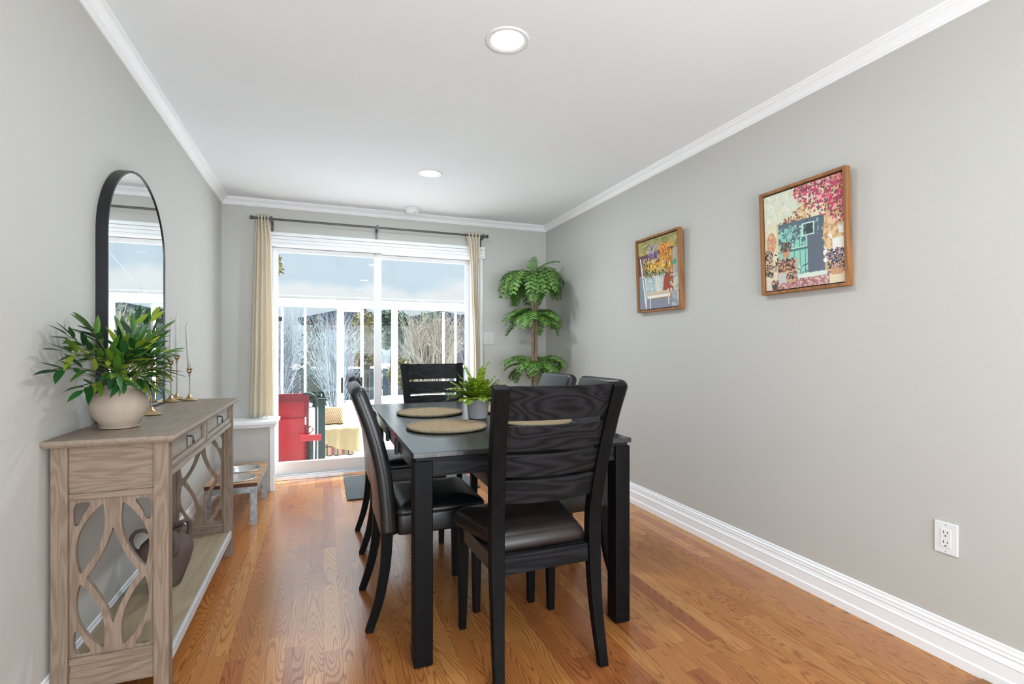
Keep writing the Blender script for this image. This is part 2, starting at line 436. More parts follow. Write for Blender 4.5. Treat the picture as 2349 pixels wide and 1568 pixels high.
sweep('baseboard_back', base, lambda d, h, t: (t, YF - d, h), 1.48, XR - .02, 0)
sb('threshold_strip', [(XL + .02, .93, 0, XR - .02, 1.045, .007)], M['threshold'], .004)
bpy.data.objects['threshold_strip'].name = 'trim_5'

# door casing: stepped head and side casings
b = MB()
CW = .095
for i, (a, c, d) in enumerate(((0, .022, .024), (.024, .052, .017), (.054, .082, .013), (.084, .112, .018))):
    z0 = 2.012 + a; z1 = 2.012 + c
    b.box(DX0 - CW, YF - d - .004, z0, DX1 + CW, YF, z1)
for i, (a, c, d) in enumerate(((0, .030, .018), (.032, .060, .013), (.062, .092, .018))):
    b.box(DX0 - c + .02, YF - d, 0, DX0 - a + .02, YF, 2.012); b.box(DX1 + a - .02, YF - d, 0, DX1 + c - .02, YF, 2.012)
struct(b.build('trim_6', M['trim'], bevel=.003))

# ------------------------------------------------------------ patio door
d = sroot('door_1', (.475, 4.84, 0))
b = MB()
b.box(DX0, YF, 0, DX0 + .022, 4.90, DZ).box(DX1 - .022, YF, 0, DX1, 4.90, DZ).box(DX0, YF, DZ - .03, DX1, 4.90, DZ)
b.build('door_frame', M['vinyl'], d, bevel=.002)
MB().box(DX0 + .022, 4.73, 0, DX1 - .022, 4.90, .03).box(DX0 + .022, 4.765, .03, DX1 - .022, 4.775, .04).box(DX0 + .022, 4.82, .03, DX1 - .022, 4.83, .042).build('threshold', M['alu'], d, bevel=.002)
def sash(x0, x1, y0, y1, lw, rw):
    f = MB()
    f.box(x0, y0, .034, x0 + lw, y1, 2.012).box(x1 - rw, y0, .034, x1, y1, 2.012)
    f.box(x0 + lw, y0, .034, x1 - rw, y1, .145).box(x0 + lw, y0, 1.975, x1 - rw, y1, 2.012)
    o = f.build('sash', M['vinyl'], d, bevel=.003)
    MB().box(x0 + lw, (y0 + y1) / 2 - .003, .145, x1 - rw, (y0 + y1) / 2 + .003, 1.975).build('pane', M['glass'], o)
    return o
s1 = sash(DX0 + .022, .505, 4.785, 4.82, .045, .066)
s2 = sash(.455, DX1 - .022, 4.835, 4.87, .04, .04)
MB().box(-.402, 4.755, .92, -.382, 4.787, 1.14).build('handle', M['vinyl'], s1, bevel=.004)
MB().box(.445, 4.775, 2.0, .45, 4.785, 2.015).build('bolt', M['seam'], d)

# ============================================================ LAMPS AND SMALL FIXTURES
def downlight(x, y, label):
    t = thing('recessed_light', label, 'ceiling light', (x, y, ZC), 0, 'recessed ceiling lights')
    MB().lathe([(.066, .0), (.070, -.003), (.080, -.006), (.087, -.005), (.089, 0)], (x, y, ZC), 48).build('trim_ring', M['plastic'], t, smooth=True)
    MB().lathe([(.0, -.001), (.0675, -.001)], (x, y, ZC), 48).build('glowing_lens', M['lamp'], t)
    return t
downlight(.697, 1.905, 'larger-looking round recessed ceiling light, nearer the camera')
downlight(.711, 3.556, 'round recessed ceiling light nearer the patio door')
t = thing('smoke_detector', 'round white smoke detector on the ceiling near the curtain rod', 'smoke detector', (.74, 4.49, ZC))
MB().lathe([(.0, -.001), (.068, -.001), (.068, -.012), (.062, -.016), (.0, -.016)], (.74, 4.49, ZC), 40).build('mounting_plate', M['plastic'], t, smooth=True, angle=30)
MB().lathe([(.056, -.015), (.057, -.030), (.050, -.040), (.0, -.041)], (.74, 4.49, ZC), 40).build('cover', M['plastic'], t, smooth=True, angle=40)
MB().lathe([(.0, -.0405), (.006, -.0405), (.006, -.043), (0, -.043)], (.765, 4.47, ZC), 12).build('test_button', M['seam'], t)

def outlet(x, y, z, sx, label):      # sx: direction into the room
    t = thing('wall_outlet', label, 'outlet', (x, y, z))
    q = lambda a0, y0, z0, a1, y1, z1: (min(x + sx * a0, x + sx * a1), y + y0, z + z0, max(x + sx * a0, x + sx * a1), y + y1, z + z1)
    MB().box(*q(.0005, -.0375, -.058, .006, .0375, .058)).build('cover_plate', M['plastic'], t, bevel=.003)
    rc = MB().box(*q(.004, -.017, -.034, .0075, .017, .034)).build('receptacle', M['plastic'], t, bevel=.001)
    for dz in (.018, -.018):
        MB().box(*q(.0072, .005, dz - .001, .0078, .0075, dz + .008)).box(*q(.0072, -.0075, dz, .0078, -.005, dz + .007)).box(*q(.0072, -.0025, dz - .012, .0078, .0025, dz - .007)).build('socket_holes', M['slot'], rc)
    for dz in (.048, -.048): MB().box(*q(.0055, -.002, dz - .002, .0066, .002, dz + .002)).build('screw', M['seam'], t)
outlet(XR, 1.160, .444, -1, 'white double power outlet low on the right wall')
outlet(XL, 1.985, .43, 1, 'white outlet plate low on the left wall behind the console table')

t = thing('light_switch', 'white double rocker light switch beside the right curtain', 'light switch', (1.519, YF, 1.238))
MB().box(1.461, YF - .006, 1.180, 1.577, YF - .0005, 1.296).build('cover_plate', M['switch'], t, bevel=.002)
for x0 in (1.484, 1.522): MB().box(x0, YF - .010, 1.205, x0 + .032, YF - .004, 1.271).build('rocker', M['switch'], t, bevel=.002)

# ------------------------------------------------------------ curtains and rod
RY, RZ = 4.605, 2.213
t = thing('curtain_rod', 'thin dark metal curtain rod above the patio door', 'curtain rod', (.465, RY, RZ))
MB().tube([(-.535, RY, RZ), (1.455, RY, RZ)], .009, 14).build('rod', M['rod'], t, smooth=True, angle=50)
for x in (-.545, 1.468):
    s = -1 if x < 0 else 1
    MB().rings([[(x + dx, RY + r * math.cos(a * PI / 6), RZ + r * math.sin(a * PI / 6)) for a in range(12)] for dx, r in ((-.02 * s, .010), (-.016 * s, .006), (-.008 * s, .006), (-.004 * s, .014), (.008 * s, .017), (.018 * s, .014), (.021 * s, .005))]).build('finial', M['rod'], t, smooth=True, angle=40)
for x in (-.405, .451, 1.435):
    MB().box(x - .009, YF - .006, RZ - .085, x + .009, YF - .0005, RZ + .01).box(x - .007, RY - .004, RZ - .024, x + .007, YF - .003, RZ - .014).box(x - .009, RY - .014, RZ - .022, x + .009, RY + .014, RZ - .008).box(x - .009, RY - .0145, RZ - .02, x + .009, RY - .010, RZ + .02).build('bracket', M['rod'], t, bevel=.001)

def curtain(rows, n_f, label, amp=.022, ph=0.0):
    """rows: (z, x0, x1); n_f folds"""
    s = MB(); cols = 96; rr = []
    for i in range(len(rows) * 1):
        z, x0, x1 = rows[i]
        ring = []
        for j in range(cols + 1):
            u = j / cols
            a = u * n_f * 2 * PI + ph
            x = x0 + (x1 - x0) * (u + .04 * math.sin(2 * a) * (1 / n_f))
            y = RY + amp * math.sin(a) * (1 + .2 * math.sin(3.1 * u + z)) + .004 * math.sin(9 * u + 3 * z)
            ring.append((x, y, z))
        rr.append(ring)
    s.rings(rr, cap=False, closed=False)
    o = s.build('curtain', M['curtain'], smooth=True, solid=.003)
    tag(o, label, 'curtain', 'cream curtains'); center(o)
    return o
def interp(rows, n=30):
    out = []
    zs = [r[0] for r in rows]
    for i in range(n + 1):
        z = zs[0] + (zs[-1] - zs[0]) * i / n
        for k in range(len(rows) - 1):
            if rows[k][0] >= z >= rows[k + 1][0]:
                u = (rows[k][0] - z) / (rows[k][0] - rows[k + 1][0]); u = u * u * (3 - 2 * u)
                out.append((z, rows[k][1] + (rows[k + 1][1] - rows[k][1]) * u, rows[k][2] + (rows[k + 1][2] - rows[k][2]) * u)); break
    return out
curtain(interp([(2.243, -.515, -.428), (2.0, -.525, -.405), (1.2, -.545, -.39), (.60, -.56, -.385), (.575, -.56, -.385)]), 4, 'cream pleated curtain left of the patio door', .024)
curtain(interp([(2.243, 1.262, 1.405), (2.10, 1.300, 1.400), (1.80, 1.320, 1.385), (1.0, 1.345, 1.405), (.02, 1.35, 1.41)]), 4, 'cream gathered curtain right of the patio door', .026)

# ------------------------------------------------------------ floor mat
b = MB().rbox(.165, 3.93, .001, 1.20, 4.66, .012, .004, 2)
tag(center(b.build('door_mat', M['mat_rubber'])), 'charcoal ribbed mat on the floor in front of the patio door', 'mat')

# ============================================================ PICTURES
def paint_big(W=150, H=168):
    rng = np.random.default_rng(3)
    a = np.zeros((H, W, 3)); yy, xx = np.mgrid[0:H, 0:W]; u = xx / W; v = yy / H     # v from the top
    def rgb(*c): return np.array(srgb(*c)[:3])
    a[:] = rgb(222, 214, 186)
    a[(u < .45) & (v < .30)] = rgb(212, 216, 200)
    a[(u > .78)] = rgb(205, 172, 128)
    def fill(mask, c): a[mask] = rgb(*c)
    def strokes(n, reg, cols, rx, ry, mask=None):
        for _ in range(n):
            x = rng.uniform(reg[0], reg[2]); y = rng.uniform(reg[1], reg[3])
            if mask is not None and not mask(x, y): continue
            c = cols[rng.integers(len(cols))]; th = rng.uniform(0, PI); sx = rng.uniform(.4, 1) * rx; sy = rng.uniform(.4, 1) * ry
            x0 = max(0, int((x - rx) * W)); x1 = min(W, int((x + rx) * W) + 2); y0 = max(0, int((y - rx) * H)); y1 = min(H, int((y + rx) * H) + 2)
            if x1 <= x0 or y1 <= y0: continue
            du = u[y0:y1, x0:x1] - x; dv = v[y0:y1, x0:x1] - y
            p = du * math.cos(th) + dv * math.sin(th); q = -du * math.sin(th) + dv * math.cos(th)
            mk = (p / sx) ** 2 + (q / sy) ** 2 < 1
            a[y0:y1, x0:x1][mk] = rgb(*c)
    strokes(260, (0, 0, .55, .8), [(226, 220, 196), (214, 206, 176), (232, 226, 206), (208, 196, 166)], .035, .015)
    # stone lintel
    strokes(360, (.17, .16, .62, .37), [(188, 140, 104), (214, 176, 130), (160, 118, 92), (232, 204, 160), (120, 92, 84)], .022, .012, lambda x, y: y > .33 - .40 * (x - .17) and y < .345)
    # doorway
    fill((u > .19) & (u < .78) & (v > .33) & (v < .87), (98, 114, 124))
    fill((u > .19) & (u < .57) & (v > .46 - .03 * np.sin(u * 40)) & (v < .87), (148, 206, 186))
    strokes(90, (.19, .38, .60, .55), [(98, 114, 124), (148, 206, 186), (122, 160, 158)], .03, .02)
    for k in (.30, .40, .475, .54): fill((abs(u - k) < .004) & (v > .46) & (v < .87), (70, 110, 110))
    fill((abs(v - .615) < .012) & (u > .34) & (u < .62), (84, 128, 128)); fill((abs(v - .60) < .004) & (u > .36) & (u < .60), (220, 236, 226))
    fill((u > .50) & (u < .66) & (v > .37) & (v < .50), (206, 222, 216)); fill((u > .52) & (u < .645) & (v > .385) & (v < .485), (72, 84, 84))
    strokes(60, (.3, .34, .75, .6), [(150, 176, 182), (76, 90, 100), (180, 216, 206)], .02, .008)
    strokes(60, (.45, .78, .77, .88), [(160, 200, 196), (80, 110, 120), (210, 224, 214)], .03, .006)
    fill((u > .57) & (u < .78) & (v > .5) & (v < .86), (106, 114, 126))
    # oval niche on the left
    fill(((u - .09) / .07) ** 2 + ((v - .50) / .11) ** 2 < 1, (206, 160, 124)); strokes(30, (.04, .42, .15, .58), [(188, 120, 96), (226, 190, 150)], .03, .006)
    fill((u > .165) & (u < .19) & (v > .33) & (v < .9), (222, 196, 160))
    # right wall patches
    strokes(160, (.78, .40, 1, .80), [(196, 150, 100), (226, 196, 152), (176, 150, 140), (236, 232, 224), (210, 178, 128)], .04, .03)
    fill((u > .86) & (v > .58) & (v < .74), (236, 236, 228))
    # ground
    fill(v > .87, (222, 208, 188)); fill((v > .92 - .05 * u) & (u > .1), (176, 128, 124))
    strokes(230, (.08, .90, .85, 1), [(206, 160, 156), (150, 100, 104), (226, 196, 190), (168, 120, 118)], .03, .008)
    fill((u > .3) & (u < .8) & (v > .865) & (v < .905), (214, 226, 216)); fill((u > .82) & (v > .90), (228, 214, 184))
    # bougainvillea
    strokes(1300, (.42, .0, 1.02, .46), [(206, 76, 104), (186, 66, 98), (222, 112, 130), (130, 80, 92), (100, 88, 94), (232, 170, 176), (208, 90, 116)], .020, .012, lambda x, y: y < .14 + .62 * (x - .44) and y < .46 and (y < .06 + .5 * (x - .44) or rng.random() < .45))
    # potted plants
    def bush(x0, y0, x1, y1, n, cols): strokes(n, (x0, y0, x1, y1), cols, .016, .010)
    dk = [(60, 58, 62), (104, 84, 84), (188, 140, 130), (214, 180, 150), (70, 84, 74)]
    bush(0, .57, .10, .86, 200, dk); bush(.10, .60, .20, .80, 40, dk)
    fill((u > .16) & (u < .44) & (v > .70) & (v < .885), (206, 168, 146)); bush(.17, .69, .40, .82, 190, [(86, 70, 66), (140, 100, 84), (208, 160, 130), (60, 58, 58)])
    fill((u > .24) & (u < .34) & (v > .60) & (v < .675), (204, 148, 120)); bush(.22, .53, .36, .62, 90, [(112, 66, 70), (168, 104, 106), (66, 66, 62), (96, 110, 84)])
    fill((u > .18) & (u < .32) & (v > .83) & (v < .93), (196, 196, 196)); fill(((u - .36) / .08) ** 2 + ((v - .90) / .04) ** 2 < 1, (200, 158, 122)); bush(.28, .83, .42, .90, 70, dk)
    bush(.08, .90, .17, .96, 50, dk); fill((u > .09) & (u < .16) & (v > .94) & (v < .99), (78, 86, 86))
    fill((u > .84) & (u < .97) & (v > .84) & (v < .92), (208, 158, 122)); bush(.80, .68, 1, .86, 230, [(92, 92, 104), (136, 134, 146), (214, 164, 156), (66, 70, 80)])
    return a
def paint_small(W=140, H=160):
    rng = np.random.default_rng(5)
    a = np.zeros((H, W, 3)); yy, xx = np.mgrid[0:H, 0:W]; u = xx / W; v = yy / H
    def rgb(*c): return np.array(srgb(*c)[:3])
    def fill(mask, c): a[mask] = rgb(*c)
    def strokes(n, reg, cols, rx, ry, vert=None):
        for _ in range(n):
            x = rng.uniform(reg[0], reg[2]); y = rng.uniform(reg[1], reg[3])
            c = cols[rng.integers(len(cols))]; th = rng.uniform(0, PI) if vert is None else vert + rng.uniform(-.4, .4)
            p = (u - x) * math.cos(th) + (v - y) * math.sin(th); q = -(u - x) * math.sin(th) + (v - y) * math.cos(th)
            a[(p / (rx * rng.uniform(.4, 1))) ** 2 + (q / (ry * rng.uniform(.4, 1))) ** 2 < 1] = rgb(*c)
    a[:] = rgb(176, 130, 72)
    fill(v < .20, (158, 146, 96)); strokes(60, (0, 0, 1, .2), [(176, 160, 104), (132, 130, 82), (150, 160, 110), (196, 176, 120)], .10, .02)
    fill((v > .20) & (u < .5) & (v < .5), (104, 78, 84)); fill((v > .13 - .03 * u) & (v < .19) & (u > .45) & (u < .9), (196, 156, 84)); fill((v > .18) & (v < .23) & (u > .5) & (u < .88), (92, 74, 62))
    strokes(40, (.6, .22, .95, .5), [(196, 136, 60), (176, 120, 66), (206, 156, 84)], .06, .05)
    fill((u < .35) & (v > .5), (132, 144, 150)); fill((u > .60) & (v > .5) & (v < .78), (160, 84, 62)); fill((u > .86) & (v > .2), (168, 170, 160)); fill((u > .86) & (v > .6) & (v < .78), (196, 206, 186))
    fill(v > .86, (140, 140, 156)); fill((u > .82) & (v > .78), (168, 166, 176)); strokes(40, (.8, .5, 1, 1), [(188, 186, 190), (140, 150, 160), (206, 196, 170)], .03, .03)
    # bucket
    t = (v - .52) / .27
    fill((v > .52) & (v < .80) & (u > .13 + .06 * t) & (u < .66 - .06 * t), (176, 188, 192)); fill((v > .54) & (v < .79) & (u > .42 + .02 * t) & (u < .60 - .05 * t), (214, 210, 196))
    fill((v > .52) & (v < .545) & (u > .13) & (u < .66), (214, 226, 230)); strokes(40, (.2, .56, .6, .78), [(196, 206, 208), (160, 172, 178), (226, 226, 216)], .01, .05)
    # white chair
    fill((abs(u - (.05 + .16 * (v - .25))) < .014) & (v > .24), (236, 232, 228)); fill((v > .80) & (v < .85) & (u > .2) & (u < .78), (232, 226, 218)); fill((v > .76) & (v < .80) & (u > .2) & (u < .74), (206, 188, 160))
    fill((abs(u - .28) < .012) & (v > .84), (230, 228, 226)); fill((abs(u - .74) < .014) & (v > .74) & (v < .96), (224, 206, 180)); fill((abs(u - .17) < .01) & (v > .5), (214, 216, 220))
    # flowers
    strokes(420, (.10, .26, .80, .54), [(66, 104, 66), (96, 128, 70), (206, 140, 60), (222, 190, 150), (188, 96, 60), (52, 80, 60), (232, 222, 200), (214, 166, 70)], .022, .009, 1.3)
    strokes(140, (.15, .43, .72, .55), [(48, 92, 66), (70, 112, 76), (120, 160, 96)], .02, .01)
    strokes(190, (.26, .08, .52, .34), [(112, 104, 160), (150, 142, 196), (84, 76, 124), (196, 190, 220)], .016, .010)
    strokes(90, (.56, .10, .76, .24), [(214, 120, 50), (196, 96, 44), (232, 176, 110)], .02, .012)
    strokes(70, (.25, .30, .68, .46), [(222, 156, 52), (236, 196, 96)], .028, .018); strokes(20, (.86, .36, .95, .42), [(92, 156, 130)], .02, .02)
    return a
def picture(y0, y1, z0, z1, arr, label, lean):
    """frame on the right wall, its top leaning out by lean metres"""
    t = thing('framed_picture', label, 'picture', (XR - .02, (y0 + y1) / 2, z0), 0, 'wood framed pictures on the right wall')
    dpt = .034; fw = .014
    def P(y, z, dep):   # dep: distance from the frame back, into the room
        k = (z - z0) / (z1 - z0)
        return (XR - .002 - dep - lean * k, y, z)
    def bar(ya, za, yb, zb, d0=0, d1=dpt):
        s = MB(); vs = []
        for dd in (d0, d1):
            vs += [P(ya, za, dd), P(yb, za, dd), P(yb, zb, dd), P(ya, zb, dd)]
        s.add(vs, [(0, 1, 2, 3), (7, 6, 5, 4), (0, 4, 5, 1), (1, 5, 6, 2), (2, 6, 7, 3), (3, 7, 4, 0)]); return s
    f = MB()
    for q in ((y0, z0, y0 + fw, z1), (y1 - fw, z0, y1, z1), (y0 + fw, z0, y1 - fw, z0 + fw), (y0 + fw, z1 - fw, y1 - fw, z1)):
        b_ = bar(*q); f.add(b_.v, b_.f)
    f.build('frame', M['oak_frame'], t, bevel=.0015)
    c = bar(y0 + fw, z0 + fw, y1 - fw, z1 - fw, .004, .017); c.build('backing_board', M['soil'], t)
    H, W = arr.shape[:2]; s = MB(); g = .006
    ya, yb, za, zb = y0 + fw + g, y1 - fw - g, z0 + fw + g, z1 - fw - g
    vs = []
    for i in range(H + 1):
        z = zb + (za - zb) * i / H
        for j in range(W + 1): vs.append(P(yb + (ya - yb) * j / W, z, .0215))
    fs = [(i * (W + 1) + j, i * (W + 1) + j + 1, (i + 1) * (W + 1) + j + 1, (i + 1) * (W + 1) + j) for i in range(H) for j in range(W)]
    s.add(vs, fs)
    o = s.build('print', M['print'], t, solid=0)
    ca = o.data.color_attributes.new('paint', 'FLOAT_COLOR', 'CORNER')
    colr = np.ones((H * W, 4, 4), dtype=np.float32); colr[:, :, :3] = arr.reshape(H * W, 1, 3)
    ca.data.foreach_set('color', colr.ravel())
    return t
picture(2.578, 3.046, 1.390, 1.903, paint_small(), 'smaller-looking wood framed print of flowers in a bucket on a white chair', .020)
picture(1.503, 1.957, 1.409, 1.922, paint_big(), 'larger-looking wood framed print of a green door with pink blossoms', .020)
# ============================================================ DINING TABLE
TX0, TX1, TY0, TY1, TZ = .296, 1.199, 1.777, 3.425, .768
t = thing('dining_table', 'black stained wooden dining table in the middle of the room', 'table', ((TX0 + TX1) / 2, (TY0 + TY1) / 2, 0))
MB().box(TX0, TY0, TZ - .020, TX1, TY1, TZ).build('tabletop', M['black_wood_y'], t, bevel=.0025)
MB().box(TX0 + .012, TY0 + .012, TZ - .032, TX1 - .012, TY1 - .012, TZ - .020).build('underframe', M['black_wood_x'], t)
LW = .068
for x in (TX0 + .004, TX1 - .004 - LW):
    for y in (TY0 + .004, TY1 - .004 - LW):
        MB().box(x, y, .004, x + LW, y + LW, TZ - .032).build('leg', M['black_wood_z'], t, bevel=.004)
for y in (TY0 + .018, TY1 - .04): MB().box(TX0 + LW, y, TZ - .092, TX1 - LW, y + .022, TZ - .032).build('end_apron', M['black_wood_x'], t, bevel=.001)
for x in (TX0 + .018, TX1 - .04): MB().box(x, TY0 + LW, TZ - .092, x + .022, TY1 - LW, TZ - .032).build('side_apron', M['black_wood_y'], t, bevel=.001)
for x in (TX0 + .002, TX1 - .018):
    for y in (2.28, 2.62): MB().box(x, y - .02, TZ - .10, x + .016, y + .02, TZ - .033).build('leaf_latch', M['black_metal'], t, bevel=.002)

# placemats
def placemat(x, y, label, r=.187):
    z = TZ + .001
    t = thing('placemat', label, 'placemat', (x, y, z), 0, 'round woven placemats')
    MB().lathe([(0, 0), (r - .012, 0), (r - .012, .009), (r - .03, .008), (0, .008)], (x, y, z), 72).build('woven_disc', M['jute'], t, smooth=True, angle=30)
    s = MB(); n = 132; rings = []
    for k in range(8):
        a = 2 * PI * k / 8; ring = []
        for j in range(n):
            th = 2 * PI * j / n; w = .0065 * (1 + .35 * math.sin(th * 44))
            rr = r - .008 + w * math.cos(a) * .9 + .0012 * math.sin(th * 44); ring.append((x + rr * math.cos(th), y + rr * math.sin(th), z + .0075 + .0068 * math.sin(a)))
        rings.append(ring)
    rings.append(rings[0]); s.rings(rings, cap=False)
    s.build('braided_rim', M['jute_edge'], t, smooth=True)
placemat(.567, 2.835, 'round woven jute placemat, farther one on the left side of the table')
placemat(.540, 2.300, 'round woven jute placemat nearest the table\'s near left corner')
placemat(1.000, 2.330, 'round woven jute placemat glimpsed through the back slats of the near chair')
placemat(.992, 2.845, 'round woven jute placemat mostly hidden behind the fern pot', )

# fern in a pot
PX, PY = .765, 2.55
t = thing('plant_pot', 'small pale grey speckled pot holding a fern on the table', 'pot', (PX, PY, TZ))
MB().lathe([(0, .0), (.046, .0), (.050, .004), (.0615, .101), (.062, .104), (.0595, .105), (.057, .101), (.055, .085), (0, .085)], (PX, PY, TZ + .001), 48).build('pot_body', M['pot_speckle'], t, smooth=True, angle=35)
MB().lathe([(0, .086), (.0525, .0855)], (PX, PY, TZ + .001), 24).build('soil', M['soil'], t)
rng = random.Random(11)
t = thing('potted_fern', 'small bright green fern growing in the speckled pot', 'fern', (PX, PY, TZ + .088))
st = MB(); lf = MB()
def frond(base, az, el0, L, droop, w, n, rng):
    p = Vector(base); el = el0; pts = [p.copy()]
    for i in range(n):
        d = Vector((math.cos(az) * math.cos(el), math.sin(az) * math.cos(el), math.sin(el)))
        p = p + d * (L / n); pts.append(p.copy()); el -= droop / n
    st.tube(pts, [.0013 * (1 - .6 * i / n) for i in range(n + 1)], 5)
    for i in range(1, n + 1):
        u = i / n; d = (pts[i] - pts[i - 1]).normalized(); side = d.cross(Vector((0, 0, 1)))
        if side.length < .2: side = Vector((-math.sin(az), math.cos(az), 0))
        side.normalize(); up = side.cross(d)
        ll = w * math.sin(PI * (.12 + .88 * (1 - u)) ** .8) ** .7 if u < 1 else w * .3
        for s in (-1, 1):
            for k in range(2):
                q = pts[i - 1].lerp(pts[i], k * .5 + .1)
                lf.leaf(q, side * s + d * .55 + up * .12 * rng.uniform(-1, 1), up, ll * rng.uniform(.9, 1.2), .0085, .15, 3)
    lf.leaf(pts[-1], pts[-1] - pts[-2], Vector((0, 0, 1)), .012, .006, 0, 3)
c0 = Vector((PX, PY, TZ + .09))
for k in range(66):
    az = k * 2.399 + rng.uniform(-.2, .2); q = k / 66
    el = R(88 - 62 * q ** .8 + rng.uniform(-6, 6)); L = .10 + .075 * rng.random() if k > 2 else .235 - .02 * k
    frond(c0 + Vector((math.cos(az), math.sin(az), 0)) * .03 * q ** .5, az, el, L, R(28 + 40 * q) * rng.uniform(.6, 1.2), .027, 15, rng)
frond(c0, R(205), R(48), .235, R(60), .018, 14, rng); frond(c0, R(172), R(32), .20, R(40), .018, 14, rng); frond(c0, R(8), R(45), .20, R(35), .016, 13, rng); frond(c0, R(-12), R(52), .19, R(45), .018, 13, rng)
st.build('stems', M['stem'], t); lf.build('foliage', M['leaf_fern'], t, smooth=True)

# ============================================================ CHAIRS
def bar_path(s, path, wx, wy):
    """square-section bar along a path in the y-z plane; wx, wy: widths per point"""
    rg = []
    for i, (x, y, z) in enumerate(path):
        a = wx[i] / 2; b = wy[i] / 2
        p0 = Vector(path[max(i - 1, 0)]); p1 = Vector(path[min(i + 1, len(path) - 1)]); d = (p1 - p0).normalized()
        ny = Vector((0, d.z, -d.y)).normalized()
        c = Vector((x, y, z))
        rg.append([c + Vector((-a, 0, 0)) - ny * b, c + Vector((a, 0, 0)) - ny * b, c + Vector((a, 0, 0)) + ny * b, c + Vector((-a, 0, 0)) + ny * b])
    return s.rings(rg)
def spline(keys, n):
    """keys: list of tuples; catmull-rom through them"""
    out = []
    K = [np.array(k, float) for k in keys]
    for i in range(len(K) - 1):
        p0 = K[max(i - 1, 0)]; p1 = K[i]; p2 = K[i + 1]; p3 = K[min(i + 2, len(K) - 1)]
        for j in range(n):
            t_ = j / n
            out.append(tuple(.5 * ((2 * p1) + (p2 - p0) * t_ + (2 * p0 - 5 * p1 + 4 * p2 - p3) * t_ ** 2 + (3 * p1 - p0 - 3 * p2 + p3) * t_ ** 3)))
    out.append(tuple(K[-1])); return out

def ladder_chair(label):
    t = thing('ladder_back_chair', label, 'chair', (0, 0, 0), 0, 'black ladder back chairs')
    post = lambda s: spline([(s * .200, -.215, .0), (s * .191, -.178, .22), (s * .189, -.163, .45), (s * .192, -.172, .60), (s * .205, -.220, .82), (s * .218, -.285, 1.018)], 6)
    PW = lambda p: (.034 + .016 * min(1, p[2] / .45), .030 + .010 * min(1, p[2] / .45))
    for s in (-1, 1):
        pa = post(s); b = MB(); bar_path(b, pa, [PW(p)[0] for p in pa], [PW(p)[1] for p in pa]); b.build('back_post', M['black_wood_z'], t, bevel=.003)
    def posty(z):
        pa = post(1)
        for i in range(len(pa) - 1):
            if pa[i][2] <= z <= pa[i + 1][2]:
                u = (z - pa[i][2]) / (pa[i + 1][2] - pa[i][2]); return pa[i][1] + (pa[i + 1][1] - pa[i][1]) * u, pa[i][0] + (pa[i + 1][0] - pa[i][0]) * u
        return pa[-1][1], pa[-1][0]
    for z0, z1 in ((.903, 1.019), (.797, .885), (.706, .782), (.612, .692)):
        rg = []
        for k in range(17):
            u = -1 + 2 * k / 16; ring = []
            for z, e in ((z0, -.008), (z1, -.008), (z1, .008), (z0, .008)):
                y, x = posty(z); xx = (x - .018) * u
                ring.append((xx, y - .034 * (1 - u * u) + e + .002, z))
            rg.append(ring)
        b = MB(); b.rings(rg); b.build('top_rail' if z1 > 1 else 'back_slat', M['black_wood_x'], t, bevel=.002)
    for s in (-1, 1):
        b = MB(); bar_path(b, [(s * .200, .205, .0), (s * .198, .203, .22), (s * .197, .202, .428)], [.027, .036, .040], [.027, .036, .040]); b.build('front_leg', M['black_wood_z'], t, bevel=.003)
    for ra in ((-.178, .19, .372, .178, .212, .432), (-.168, -.172, .364, .168, -.150, .428)): MB().box(*ra).build('seat_rail', M['black_wood_x'], t, bevel=.002)
    MB().box(-.175, -.149, .405, .175, .189, .430).build('seat_base', M['black_wood_x'], t)
    for s in (-1, 1):
        b = MB()
        b.add([(s * .178, -.145, .368), (s * .200, -.145, .368), (s * .208, .184, .368), (s * .186, .184, .368), (s * .178, -.145, .430), (s * .200, -.145, .430), (s * .208, .184, .430), (s * .186, .184, .430)],
              [(0, 1, 2, 3), (7, 6, 5, 4), (0, 4, 5, 1), (1, 5, 6, 2), (2, 6, 7, 3), (3, 7, 4, 0)] if s > 0 else [(3, 2, 1, 0), (4, 5, 6, 7), (1, 5, 4, 0), (2, 6, 5, 1), (3, 7, 6, 2), (0, 4, 7, 3)])
        b.build('side_rail', M['black_wood_y'], t, bevel=.002)
    # padded seat, wider at the front
    rg = []
    def outline(ins):
        pts = []
        wf = .238 - ins; wb = .168 - ins; yf = .245 - ins; yb = -.150 + ins; r = max(.07 - ins, .012); rb = max(.018 - ins, .004)
        for i in range(9):
            a = PI / 2 * i / 8; pts.append((wf - r + r * math.cos(a), yf - r * .8 + r * .8 * math.sin(a)))
        for i in range(9):
            a = PI / 2 + PI / 2 * i / 8; pts.append((-wf + r + r * math.cos(a), yf - r * .8 + r * .8 * math.sin(a)))
        for i in range(4):
            a = PI + PI / 2 * i / 3; pts.append((-wb + rb + rb * math.cos(a), yb + rb + rb * math.sin(a)))
        for i in range(4):
            a = 1.5 * PI + PI / 2 * i / 3; pts.append((wb - rb + rb * math.cos(a), yb + rb + rb * math.sin(a)))
        return pts
    for ins, z in ((.012, .430), (.003, .434), (.0, .444), (.0, .458), (.004, .472), (.012, .483), (.026, .491), (.05, .497), (.09, .501), (.13, .503)):
        rg.append([(x, y, z - .006 * (1 if False else 0)) for x, y in outline(ins)])
    b = MB(); b.rings(rg); b.build('seat_cushion', M['leather_brown'], t, smooth=True)
    return t
c1 = ladder_chair('black ladder back chair with brown seat, nearest the camera')
c1.location = (.735, 1.783, 0); c1.rotation_euler[2] = R(1.5)
c2 = copy_tree(c1); c2['label'] = 'black ladder back chair at the far end of the table, by the patio door'
c2.location = (.785, 3.565, 0); c2.rotation_euler[2] = R(180)

